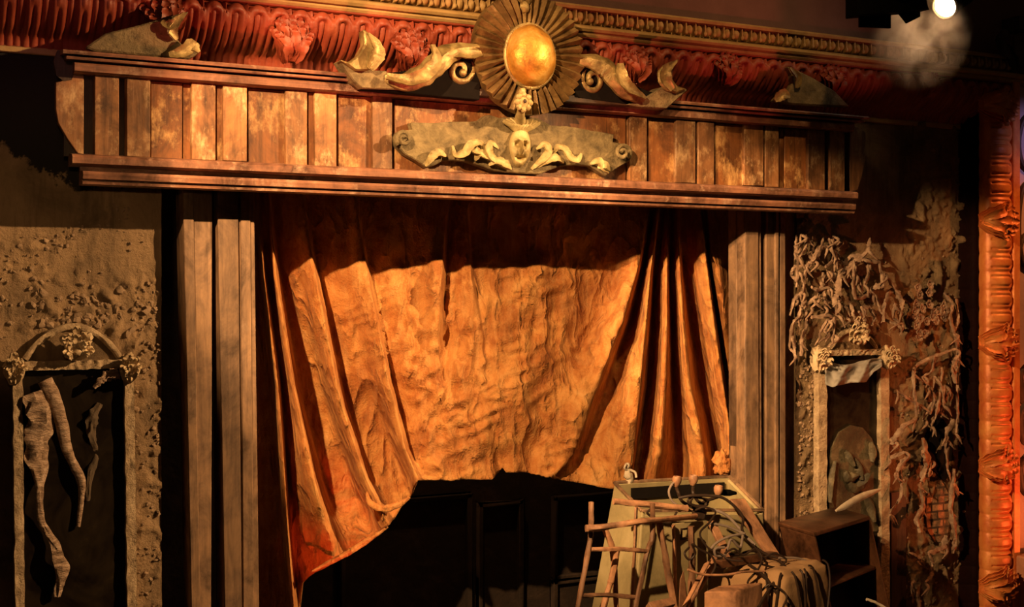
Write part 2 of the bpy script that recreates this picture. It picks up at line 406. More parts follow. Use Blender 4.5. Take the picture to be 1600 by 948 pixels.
# black masking behind, and the dark panelled flat seen under the curtain
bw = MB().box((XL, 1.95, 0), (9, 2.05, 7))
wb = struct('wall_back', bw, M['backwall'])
mb = MB()
def framepx(x0, y0, x1, y1, w, Y, d):
    a = U(x0, y0, Y); b = U(x1, y1, Y)
    for q in ((a.x, b.x, a.z - w, a.z), (a.x, a.x + w, b.z, a.z), (b.x - w, b.x, b.z, a.z), (a.x, b.x, b.z, b.z + w)):
        mb.box((q[0], Y - d, q[2]), (q[1], Y + .02, q[3]))
for q in ((745, 785, 815, 1010), (862, 775, 985, 892), (862, 905, 985, 1010), (530, 785, 735, 1010)): framepx(*q, .05, 1.93, .05)
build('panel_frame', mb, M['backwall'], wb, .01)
# wall above the cornice
Zt = lambda py, Y: U(900, py, Y).z
struct('wall_upper', MB().box((XL, -.28, Zt(10, -.3)), (9, .1, 8.0)), M['upper'])
mb = MB()
zl = Zt(-4, -.3)
for px in (880, 1056, 1121, 1250): mb.box((UX(px, -.3), -.285, Zt(6, -.3)), (UX(px, -.3) + .012, -.27, 7.9))
# gilt cornice
prof = [(-.36, Zt(6, -.36)), (-.37, Zt(9, -.36)), (-.36, Zt(13, -.36)), (-.31, Zt(14.5, -.31)), (-.28, Zt(16, -.28)), (-.28, Zt(37, -.28)), (-.34, Zt(38, -.34)), (-.375, Zt(39, -.37)),
        (-.39, Zt(43, -.38)), (-.375, Zt(47, -.37)), (-.345, Zt(48.5, -.34)), (-.35, Zt(52, -.35)), (-.335, Zt(56, -.33)), (-.31, Zt(58, -.31)), (-.29, Zt(61, -.29)), (.1, Zt(61, -.29)), (.1, Zt(6, -.36))]
xA = UX(1578, -.28)
t1 = struct('trim_1', MB().mould(prof, XL, xA + .25), M['cornice_gold'], angle=30)
mb = MB(); x = -1.6; zc_ = (Zt(16, -.3) + Zt(37, -.3)) / 2; hh = (Zt(16, -.3) - Zt(37, -.3)) / 2
while x < xA:
    mb.ell((x, -.30, zc_), (.034, .05, hh * .86), None, .12, 10, 7)
    mb.box((x + .043, -.345, zc_ - hh * .9), (x + .055, -.28, zc_ + hh * .9))
    mb.ell((x + .049, -.345, zc_ - hh * .55), (.016, .012, .02), None, 0, 6, 4)
    x += .098
build('bead_strip', mb, M['cornice_gold'], t1)
# red cove: cyma profile with a row of tongues
def motif(a, s, per, R):
    """relief of one egg-and-tongue band: a along the run, s metres down from the tip edge"""
    u = (a / per) % 1 - .5; da = u * per; s0 = R + .02
    d = abs(math.hypot(da, s - s0) - R * .72) if s < s0 else abs(abs(da) - R * .72)
    fade = 1 - .55 * sst(.18, .55, s)
    h = .045 * max(0, 1 - (d / (R * .36)) ** 2) ** .5 * fade if d < R * .36 else 0
    if s > .012 and abs(da) < R * .4: h += .03 * (1 - (da / (R * .4)) ** 2) * (sst(.02, .08, s)) * fade
    e = per / 2 - abs(da)
    h += .035 * max(0, 1 - e / .016) * sst(0, .02, s) * (1 - sst(.1, .2, s))
    return h
ztip = Zt(62, -.26)
CP = cr([(-.285, ztip, 0), (-.30, ztip - .05, 0), (-.27, ztip - .14, 0), (-.17, ztip - .24, 0), (-.05, ztip - .31, 0), (.0, zbot, 0)], 6)
def arc_table(C):
    L = [0]
    for a, b in zip(C, C[1:]): L.append(L[-1] + (b - a).length)
    return L
CL = arc_table(CP)
def cov(s):
    for i in range(len(CL) - 1):
        if s <= CL[i + 1] + 1e-9:
            t = (s - CL[i]) / (CL[i + 1] - CL[i]); p = CP[i].lerp(CP[i + 1], t); d = (CP[i + 1] - CP[i]).normalized(); return p, V((-abs(d.y), -d.x if False else 0, 0)), d
    return CP[-1], None, (CP[-1] - CP[-2]).normalized()
def cove_pt(x, s):
    p, _, d = cov(min(s, CL[-1])); n = V((d.y, -d.x, 0))       # d=(dY,dZ): outward normal is toward -Y, -Z
    if n.x > 0: n = -n
    q = p + n * motif(x + .05, s, .16, .075)
    return V((x, q.x, q.y))
nx = 1150
t2 = struct('trim_2', MB().grid(lambda u, v: cove_pt(lerp(-4.9, xA - .02, u), CL[-1] * v ** 1.35), nx, 72), M['cove'], angle=70)
build('fillet', MB().box((XL, -.33, ztip - .0), (xA, .0, ztip + .035)), M['cove'], t2, .008)
build('lip', MB().box((-4.9, -.03, zbot - .03), (xA - .4, .1, zbot + .02)), M['cornice_gold'], t2, .008)
def acanthus(c, w, h, nrm=V((0, -1, 0)), up=V((0, 0, 1)), k=7, spread=1.25, b=None):
    """a spray of curled leaves fanning from the foot of c"""
    b = b or MB(); side = up.cross(nrm).normalized()
    for lay in (0, 1):
        n = k if lay == 0 else k - 2
        for i in range(n):
            a = (i / (n - 1) - .5) * 2 * spread
            L = h * (1 - .22 * abs(a)) * (1 - .28 * lay) * random.uniform(.9, 1.1)
            d = up * math.cos(a) + side * math.sin(a) * w / h
            pts = [c + nrm * .01, c + d * L * .4 + nrm * (.02 + .03 * lay), c + d * L * .8 + nrm * (.045 + .03 * lay), c + d * L * 1.0 + nrm * (.08 + .03 * lay), c + d * L * .98 + nrm * (.105 + .03 * lay) - up * .012]
            b.ribbon(cr(pts, 3), lambda t: w * .17 * (math.sin(PI * min(1, .12 + t * .9)) ** .7) + .002, nrm, .012, -.45, .35)
    b.ell(c + nrm * .03 + up * h * .18, (w * .2, .04, h * .16), None, .3, 8, 6)
    return b
def side_leaf(c, L, W, upright=False):
    """acanthus spray running along +X (or straight up)"""
    b = MB()
    f = (lambda a, y, z: V((z, y, a))) if upright else (lambda a, y, z: V((a, y, z)))
    for lay, n in ((0, 7), (1, 5), (2, 3)):
        for i in range(n):
            a = (i / (n - 1) - .5) * 2; e = L * (1 - .3 * a * a) * (1 - .16 * lay)
            P_ = [c + f(e * t, -.02 - .035 * lay - .09 * math.sin(PI * t * .8) - (.03 if t > .9 else 0), W * a * (.25 + .75 * t ** .6) * (1 - .2 * lay) + (.02 * (1 if a > 0 else -1) if t > .8 and a else 0)) for t in (0, .2, .45, .7, .9, 1.0)]
            b.ribbon(cr(P_, 4), lambda t: W * .29 * math.sin(PI * (.16 + .78 * t)) ** .7, (0, -1, 0), .012, -.5, .3)
    return b
for px, py, sc in ((450, 98, 1.0), (634, 112, .95), (985, 128, .85), (1126, 134, .85), (252, 66, 1.0), (1290, 150, .85), (1440, 152, .8)):
    build('acanthus_leaf', side_leaf(U(px, py, -.24), .33 * sc, .13 * sc, True), M['cove'], t2)
# the same band running down the right-hand side of the arch
xB = UX(1497, 0)
xC = UX(1577, -.28)
zV = UZ(150, 1550, -.28)
VP = cr([(-.27, xC, 0), (-.31, xC - .05, 0), (-.335, xC - .14, 0), (-.325, xC - .24, 0), (-.26, xC - .31, 0), (-.1, (xC + xB) / 2 - .08, 0), (.0, xB, 0)], 6)
VL = arc_table(VP)
def vpt(z, s):
    for i in range(len(VL) - 1):
        if s <= VL[i + 1] + 1e-9: break
    t = (s - VL[i]) / (VL[i + 1] - VL[i]); p = VP[i].lerp(VP[i + 1], t); d = (VP[i + 1] - VP[i]).normalized()
    n = V((d.y, -d.x, 0))
    if n.x > 0 and abs(n.x) > abs(n.y): n = -n
    if abs(n.y) >= abs(n.x) and n.y > 0: n = -n
    q = p + n * lobe(z, s, .183)
    return V((q.y, q.x, z))
def lobe(a, s, per):
    da = ((a / per) % 1 - .5) * per; e = abs(da) / (per / 2)
    rs = .055
    q = math.hypot(e, max(0, rs - s) / rs)
    h = .036 * math.sqrt(max(0, 1 - q * q)) if q < 1 else 0
    s0 = .1; d = abs(math.hypot(da, max(0, s0 - s)) - per * .26)
    h *= 1 - .75 * sst(.16, .36, s)
    if s < .3: h -= .02 * max(0, 1 - d / .014)
    return h
sS = VL[-1] * .66
t3 = struct('trim_3', MB().grid(lambda u, v: vpt(lerp(zV, .0, u), sS * v ** 1.1), 640, 50), M['arch'], angle=70)
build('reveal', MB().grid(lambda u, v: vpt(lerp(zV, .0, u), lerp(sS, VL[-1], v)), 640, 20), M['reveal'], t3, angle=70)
for py in (165, 345, 535, 727, 915):
    build('acanthus_leaf', side_leaf(U(1527, py, -.33), .46, .15), M['arch'], t3)
struct('trim_4', MB().box((xC - .005, -.34, 0), (UX(1590, -.3), .1, zV + .3)), M['arch'], .012)
# pier to the right of the arch: lilac panel with carved tracery
xp = UX(1590, -.3)
wp = struct('wall_pier', MB().box((xp, -.27, 0), (9, .1, Zt(61, -.29))), M['purple'])
b = MB()
for y0, y1 in ((180, 270), (285, 420)):
    pts = [U(1613, y0 - 5, -.29), U(1597, y0 + 12, -.29), U(1591, (y0 + y1) / 2, -.29), U(1597, y1 - 14, -.29), U(1613, y1, -.29)]
    b.tube(cr(pts, 6), .028, 8)
b.tube(cr([U(1588, 440, -.29), U(1590, 400, -.29), U(1598, 372, -.29), U(1612, 362, -.29)], 6), .03, 8)
for y in (620, 680, 760):
    b.ribbon(cr([U(1612, y + 20, -.29), U(1600, y, -.3), U(1596, y - 30, -.33), U(1602, y - 50, -.36)], 5), lambda t: .06 * math.sin(PI * (.1 + .85 * t)), (0, -1, 0), .02, .4, .4)
build('tracery', b, M['dark_wood'], wp)
build('pier_base', MB().box((xp - .03, -.42, 0), (9, -.26, UZ(888, 1590, -.4))).box((xp - .06, -.47, UZ(905, 1590, -.4)), (9, -.26, UZ(870, 1590, -.4))), M['ledge'], wp, .015)
b = MB().box((xp - .2, -.5, UZ(45, 1580, -.45)), (9, -.2, UZ(25, 1580, -.45)))
b.ribbon(cr([U(1590, 110, -.34), U(1583, 85, -.4), U(1570, 75, -.5), U(1566, 60, -.52), U(1576, 52, -.5)], 6), lambda t: .075 - .03 * t, (0, -1, 0), .03, .3, .3)
b.ribbon(cr([U(1600, 120, -.34), U(1600, 90, -.42), U(1592, 65, -.52), U(1600, 55, -.56)], 6), lambda t: .08 - .03 * t, (0, -1, 0), .03, .3, .3)
build('capital', b, M['dark_wood'], wp)

# ------------------------------------------------------------------ pelmet
YP = -.45
zb0, zb1 = U(150, 240, YP).z, U(150, 115, YP).z
xl, xr = UX(131, YP), UX(1326, YP)
pel = thing('pelmet', 'long wooden pelmet of upright painted boards spanning above the curtain', 'pelmet', (0, -.2, zb0 - .25))
build('backing', MB().box((xl - .12, YP + .05, zb0 - .02), (xr + .1, YP + .09, zb1 + .03)), M['dark_wood'], pel)
boards = [(148, 186, 1), (198, 235, 1), (235.5, 285, 0), (285.5, 299, -1), (299.5, 337, 1), (338, 348, 0), (348.5, 386, 1), (388, 445, 0), (446, 480, 1), (482, 491, 0), (491.5, 526, 1), (529, 581, 0), (582, 613, 1),
          (617, 978, 0), (984, 1011, 1), (1012, 1053, 0), (1056, 1087, 1), (1091, 1116, 1), (1117, 1160, 0), (1163, 1193, 1), (1196, 1217, 1), (1218, 1226, -1), (1226, 1261, 0), (1263, 1289, 1), (1297, 1320, 1)]
for a, c, k in boards:
    yf = YP - .035 if k == 1 else (YP if k == 0 else YP + .02)
    dz = random.uniform(-.01, .01) * (k == 1)
    build('board', MB().box((UX(a, yf), yf, zb0 - .01 - dz), (UX(c, yf), YP + .06, zb1 - (.0 if k == 1 else .02))), M['board'] if k == 1 else M['panel'], pel, .004)
build('end_panel', MB().slabpx([(87, 128), (110, 124), (116, 113), (131, 113), (131, 241), (121, 239), (106, 218), (91, 192), (87, 170)], YP, YP + .05), M['board'], pel, .004)
build('end_panel', MB().slabpx([(1328, 196), (1342, 198), (1353, 207), (1352, 250), (1347, 275), (1340, 297), (1328, 300)], YP, YP + .05), M['board'], pel, .004)
ze = lambda py, Y: U(130, py, Y).z
def run(prof, px0, px1, name):
    return build(name, MB().mould(prof + [(YP + .08, prof[-1][1]), (YP + .08, prof[0][1])], UX(px0, YP - .1), UX(px1, YP - .1)), M['moulding'], pel, angle=25)
run([(-.46, ze(81, -.46)), (-.60, ze(79.5, -.60)), (-.605, ze(82, -.6)), (-.60, ze(85.5, -.6)), (-.50, ze(87, -.52))], 97, 1352, 'crown_moulding')
run([(-.50, ze(87, -.52)), (-.57, ze(89, -.57)), (-.575, ze(91, -.57)), (-.57, ze(93.5, -.57)), (-.48, ze(95.5, -.5))], 103, 1347, 'crown_moulding')
run([(-.48, ze(96, -.5)), (-.53, ze(98, -.53)), (-.545, ze(101, -.54)), (-.54, ze(111, -.54)), (-.52, ze(114, -.52)), (-.45, ze(115, -.5))], 117, 1336, 'frieze_moulding')
run([(-.46, ze(240, -.47)), (-.545, ze(242, -.54)), (-.56, ze(246, -.56)), (-.555, ze(255, -.55)), (-.53, ze(257, -.53)), (-.42, ze(258.5, -.5))], 113, 1340, 'base_moulding')
run([(-.42, ze(257, -.47)), (-.42, ze(268, -.47))], 130, 1332, 'base_recess')
run([(-.44, ze(265.5, -.5)), (-.54, ze(267, -.54)), (-.55, ze(271, -.55)), (-.54, ze(279, -.54)), (-.47, ze(280.5, -.5)), (-.47, ze(282, -.5)), (-.53, ze(283, -.53)), (-.525, ze(287, -.53))], 130, 1338, 'drip_moulding')
build('top_board', MB().box((UX(105, -.5), -.5, ze(84, -.46) - .03), (UX(1345, -.5), -.09, ze(82, -.46))), M['dark_wood'], pel)
ztop = ze(80, -.6)
# irregular broken outline of the left end, silhouetted black
build('broken_corner', MB().slabpx([(90, 78), (118, 84), (118, 108), (112, 125), (100, 127), (88, 118), (84, 95)], YP + .0, YP + .04), M['dark_wood'], pel)

# ------------------------------------------------------------------ sunburst
cB = U(826, 84, -.66)
sun = thing('sunburst', 'large gilt sunburst with pleated rays and gold boss crowning the pelmet', 'ornament', (cB.x, -.56, ztop))
NR = 40; Ro = .47
def ray_pt(a, r):
    k = abs(((a / (2 * PI) * NR) % 1) - .5) * 2
    amp = (.05 + .03 * nz(int(a / (2 * PI) * NR) * 1.7, 3)) * sst(.15, .34, r) + .006
    rr = r * (1 + .015 * nz(math.cos(a) * 4, math.sin(a) * 4)) if r > .4 else r
    y = -.665 - amp * k + .03 * r
    return V((cB.x + rr * math.cos(a), y, cB.z + rr * math.sin(a)))
b = MB(); L = []
rad = [.17, .2, .25, .3, .35, .4, .44, .465, .47]
for i, r in enumerate(rad): L.append([ray_pt(2 * PI * j / (NR * 6), r) for j in range(NR * 6)])
L.append([V((p.x, -.60, p.z)) for p in L[-1]])
L = [[V((cB.x + .001 * math.cos(2 * PI * j / (NR * 6)), -.60, cB.z + .001 * math.sin(2 * PI * j / (NR * 6)))) for j in range(NR * 6)]] + L[::-1]
b.loops(L, cap=True)
build('ray_disc', b, M['ray'], sun, angle=80)
g = U(828, 88, -.69)
b = MB().ell(g, (.205, .16, .236), None, .07, 40, 28, 2.2)
build('boss', b, M['gold'], sun)
build('collar', MB().tube([g + V((.212 * math.cos(a), .0, .243 * math.sin(a))) for a in [2 * PI * i / 48 for i in range(49)]], .016, 8), M['gild'], sun)
# crest at the top of the disc
b = MB(); p = U(820, 10, -.7)
for dx, dz, r in ((0, 0, .05), (.03, .06, .04), (-.03, .06, .04), (0, .12, .05)): b.ell(p + V((dx, 0, dz)), (r * .8, .03, r), None, .3, 10, 7)
build('crest', b, M['gild'], sun)
build('plinth', MB().slabpx([(640, 131), (745, 138), (905, 149), (985, 158), (985, 166), (910, 161), (800, 153), (640, 143)], -.63, -.46), M['dark_wood'], sun, .006)

# ------------------------------------------------------------------ carved scrolls beside the sunburst
def px3(pts): return [U(*p) for p in pts]
def scroll_left():
    t = thing('scroll_ornament', 'gilt scroll with curling leaf and horn, left of the sunburst', 'ornament', (U(640, 140, -.56).x, -.55, ztop), 'carved scrolls flanking the sunburst')
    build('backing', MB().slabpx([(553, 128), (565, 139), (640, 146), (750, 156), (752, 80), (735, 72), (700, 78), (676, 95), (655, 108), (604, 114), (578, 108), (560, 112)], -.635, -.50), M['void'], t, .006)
    build('base_plate', MB().slabpx([(531, 93), (547, 98), (575, 109), (605, 111), (607, 124), (640, 141), (566, 138), (552, 126)], -.66, -.50), M['stone'], t, .008)
    b = MB().slabpx([(532, 93), (546, 97), (561, 86), (571, 68), (568, 44), (580, 54), (592, 64), (598, 78), (594, 94), (577, 110), (556, 110)], -.70, -.585)
    build('horn', b, M['gild'], t, .014)
    b = MB().ribbon(cr(px3([(577, 108, -.71), (586, 90, -.72), (588, 74, -.72), (575, 52, -.71)]), 6), lambda q: .055 * math.sin(PI * (.15 + .8 * q)), (0.3, -1, .1), .02, -.5, .25)
    build('horn_leaf', b, M['gild'], t)
    b = MB().ribbon(cr(px3([(602, 119, -.66), (630, 124, -.72), (660, 116, -.76), (682, 98, -.76), (700, 82, -.74), (722, 76, -.71), (748, 74, -.68)]), 7), lambda q: .085 * (math.sin(PI * (.12 + .78 * q)) ** .8), (0, -1, .25), .03, .55, .18)
    build('leaf', b, M['gild'], t)
    b = MB().ribbon(cr(px3([(604, 120, -.72), (640, 126, -.78), (668, 112, -.80), (680, 92, -.80), (675, 70, -.78)]), 7), lambda q: .05 * (math.sin(PI * (.12 + .8 * q)) ** .8), (0.2, -1, .2), .025, -.5, .2)
    build('leaf', b, M['gild'], t)
    b = MB().ribbon(cr(px3([(690, 92, -.70), (712, 84, -.72), (735, 86, -.72), (752, 84, -.70)]), 6), lambda q: .035 * (math.sin(PI * (.15 + .7 * q)) ** .8), (0, -1, .3), .02, -.4, .15)
    build('leaf', b, M['gild'], t)
    pts = []
    for i in range(26):
        a = -.9 + i * .33; r = 24 - i * .72
        pts.append(U(719 + r * math.cos(a) * .92, 110 + r * math.sin(a) * -1, -.60 - .002 * i) if False else U(719 + r * .92 * math.sin(a + 1.2), 110 - r * math.cos(a + 1.2), -.60 - .0025 * i))
    b = MB().tube(pts, lambda q: .034 - .014 * q, 10, .9); b.ell(pts[-1], (.03, .03, .03), None, 0, 10, 7)
    build('curl', b, M['gild'], t)
    return t
scroll_left()
def scroll_right():
    t = thing('scroll_ornament', 'gilt scroll with curling leaf and horn, right of the sunburst', 'ornament', (U(980, 160, -.56).x, -.55, ztop), 'carved scrolls flanking the sunburst')
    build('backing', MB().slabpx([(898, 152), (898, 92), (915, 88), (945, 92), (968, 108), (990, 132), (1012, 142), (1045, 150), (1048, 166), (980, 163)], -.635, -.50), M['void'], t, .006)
    build('base_plate', MB().slabpx([(980, 163), (1012, 150), (1034, 136), (1052, 134), (1075, 140), (1062, 152), (1042, 170), (1000, 167)], -.66, -.50), M['stone'], t, .008)
    build('horn', MB().slabpx([(1063, 91), (1052, 108), (1052, 124), (1060, 134), (1075, 139), (1058, 146), (1038, 140), (1030, 128), (1028, 112), (1038, 101)], -.69, -.66), M['gild'], t, .014)
    b = MB().ribbon(cr(px3([(1050, 140, -.71), (1040, 124, -.72), (1042, 108, -.72), (1058, 95, -.71)]), 6), lambda q: .045 * math.sin(PI * (.15 + .8 * q)), (-.3, -1, .1), .02, -.5, .25)
    build('horn_leaf', b, M['gild'], t)
    b = MB().ribbon(cr(px3([(906, 92, -.68), (930, 94, -.72), (952, 104, -.75), (966, 124, -.76), (984, 142, -.73), (1007, 153, -.66)]), 7), lambda q: .085 * (math.sin(PI * (.12 + .78 * q)) ** .8), (0, -1, .25), .03, .5, .18)
    build('leaf', b, M['gild'], t)
    b = MB().ribbon(cr(px3([(968, 100, -.76), (972, 122, -.80), (984, 138, -.79), (1008, 153, -.70)]), 7), lambda q: .048 * (math.sin(PI * (.15 + .8 * q)) ** .8), (-.2, -1, .2), .025, -.5, .2)
    build('leaf', b, M['gild'], t)
    pts = []
    for i in range(26):
        a = i * .33 - 1.2; r = 24 - i * .72
        pts.append(U(926 - r * .85 * math.sin(a + 1.4), 124 - r * math.cos(a + 1.4), -.60 - .0025 * i))
    b = MB().tube(pts, lambda q: .034 - .014 * q, 10, .9); b.ell(pts[-1], (.03, .03, .03), None, 0, 10, 7)
    build('curl', b, M['gild'], t)
scroll_right()

# broken pediment tips standing on both ends of the pelmet
def fin(poly, leafs, label):
    cx = sum(p[0] for p in poly) / len(poly)
    t = thing('pediment_fragment', label, 'ornament', (UX(cx, -.48), -.46, ztop), 'broken pediment tips on the pelmet')
    b = MB(); P = [(U(x, y, -.5).x, U(x, y, -.5).z) for x, y in poly]
    b.slab(P, -.50, -.43); build('body', b, M['stone'], t, .012)
    for pts, w in leafs:
        build('leaf_edge', MB().ribbon(cr(px3([(x, y, -.525 - .012 * i) for i, (x, y) in enumerate(pts)]), 6), lambda q: w * math.sin(PI * (.12 + .8 * q)), (0, -1, .2), .02, -.5, .3), M['gild'], t)
fin([(133, 74), (165, 52), (210, 41), (250, 30), (296, 17), (284, 34), (277, 48), (277, 60), (286, 71), (302, 68), (312, 76), (308, 86), (296, 91), (262, 90), (200, 84), (150, 80)],
    [([(252, 34), (262, 40), (274, 36), (290, 20)], .035), ([(276, 62), (270, 48), (278, 30)], .03), ([(264, 86), (286, 82), (300, 72), (311, 82)], .045)], 'tall grey broken pediment tip standing on the left end of the pelmet')
fin([(1209, 158), (1218, 148), (1232, 143), (1239, 130), (1238, 116), (1231, 103), (1250, 111), (1272, 122), (1305, 142), (1328, 166), (1300, 166), (1240, 163)],
    [([(1210, 157), (1222, 148), (1234, 152)], .05), ([(1244, 138), (1246, 122), (1234, 106)], .035)], 'small grey broken pediment tip on the right end of the pelmet')

# ------------------------------------------------------------------ cartouche
car = thing('cartouche', 'plaster cartouche with mask, leaves and rolled ends in the pelmet centre', 'plaque', (U(805, 265, -.5).x, -.5, U(805, 270, -.5).z))
plate = [(642, 191), (680, 192), (705, 190), (735, 190), (750, 188), (758, 181), (764, 179), (780, 184), (812, 182), (840, 184), (862, 196), (885, 197), (900, 199), (925, 204), (940, 206), (960, 210), (958, 222), (972, 224), (984, 230), (988, 240), (985, 251), (966, 262), (947, 275), (936, 268), (922, 259), (900, 257), (876, 260), (858, 266), (845, 272), (790, 269), (770, 266), (752, 259), (730, 252), (710, 250), (692, 251), (680, 258), (667, 262), (650, 250), (632, 240), (621, 228), (617, 215), (622, 206), (632, 203), (645, 203)]
build('plate', MB().slabpx(plate, -.535, -.452), M['stone'], car, .008)
for cx, cy, sg in ((631, 217, 1), (973, 238, -1)):
    pts = [U(cx + sg * (12.5 - i * .38) * math.cos(i * .36 + 2.4), cy + (13 - i * .38) * math.sin(i * .36 + 2.4), -.55 - .003 * i) for i in range(28)]
    build('rolled_end', MB().tube(pts, lambda q: .019 - .004 * q, 8, 1), M['stone'], car)
def face(c, w, h, d, tilt=0):
    R = Matrix.Rotation(tilt, 3, 'Y')
    def gs(x, y, cx, cy, sx, sy): return math.exp(-((x - cx) / sx) ** 2 - ((y - cy) / sy) ** 2)
    L = []
    def fn(u, v):
        a = u * 2 * PI; r = v
        x = r * math.cos(a) * (1 - .22 * max(0, -math.sin(a)) * r); y = r * math.sin(a)
        z = math.sqrt(max(0, 1 - r ** 4)) * .6
        z += .75 * gs(x, y, 0, -.05, .13, .28) + .4 * gs(x, y, 0, -.24, .2, .12)
        z += .34 * (gs(x, y, -.36, .3, .26, .09) + gs(x, y, .36, .3, .26, .09)) + .16 * (gs(x, y, -.42, -.2, .2, .2) + gs(x, y, .42, -.2, .2, .2))
        z -= .42 * (gs(x, y, -.38, .1, .22, .11) + gs(x, y, .38, .1, .22, .11)) + .75 * gs(x, y, 0, -.54, .36, .1)
        z += .15 * (gs(x, y, 0, -.42, .2, .05) + gs(x, y, 0, -.63, .2, .06) + gs(x, y, 0, -.82, .2, .12))
        return c + R @ V((x * w - z * d * .25, -z * d, y * h))
    b = MB(); b.grid(fn, 48, 26); return b
b = face(U(812, 230, -.53), .094, .16, .1, .06)
build('mask', b, M['relief_gild'], car, angle=75)
b = MB()
for i in range(9):
    a = (i - 4) / 4 * 1.15; c0 = U(812, 205, -.55)
    b.ribbon(cr([c0 + V((0, 0, -.01)), c0 + V((math.sin(a) * .1, -.05, .045)), c0 + V((math.sin(a) * .175, -.03, .05 + math.cos(a) * .05))], 5), lambda q: .028 * math.sin(PI * (.25 + .6 * q)), (0, -1, .1), .02, .6)
build('shell_crest', b, M['relief_gild'], car)
b = MB(); c0 = U(816, 160, -.77)
b.ell(c0, (.05, .045, .065), None, .25); b.ell(c0 + V((0, -.0, .075)), (.03, .03, .035), None, .3)
for a in range(8): b.ell(c0 + V((.055 * math.cos(a * .785), -.02, .055 * math.sin(a * .785))), (.024, .026, .024), None, .3, 9, 6)
b.tube([U(812, 190, -.56), U(813, 180, -.66), U(815, 170, -.75)], [.05, .035, .03], 10)
build('finial', b, M['relief_gild'], car)
build('finial_eye', MB().ell(c0 + V((0, -.045, .004)), (.014, .01, .016)), M['dark_wood'], car)
lv = [[(665, 259), (674, 246), (684, 239), (696, 244)], [(707, 228), (711, 243), (724, 240), (736, 226), (750, 225), (756, 236)], [(742, 250), (748, 241), (760, 244), (764, 250)],
      [(778, 232), (766, 224), (763, 236), (772, 250), (795, 264)], [(764, 258), (775, 252), (790, 258), (798, 264)], [(838, 233), (850, 226), (856, 236), (846, 250), (830, 264)], [(864, 240), (870, 231), (880, 233), (890, 247), (902, 250), (908, 240)],
      [(838, 262), (852, 252), (868, 247), (880, 254)], [(922, 256), (934, 252), (942, 262), (950, 270)], [(934, 262), (944, 258), (952, 266)], [(735, 229), (742, 236), (753, 238)]]
for k, l in enumerate(lv):
    build('leaf_scroll', MB().ribbon(cr([U(x, y, -.56 - .035 * math.sin(PI * i / (len(l) - 1))) for i, (x, y) in enumerate(l)], 7), lambda q: .032 * (math.sin(PI * (.06 + .86 * q)) ** .9), (0, -1, .35), .022, -.55, .25, 7), M['relief_gild'], car)

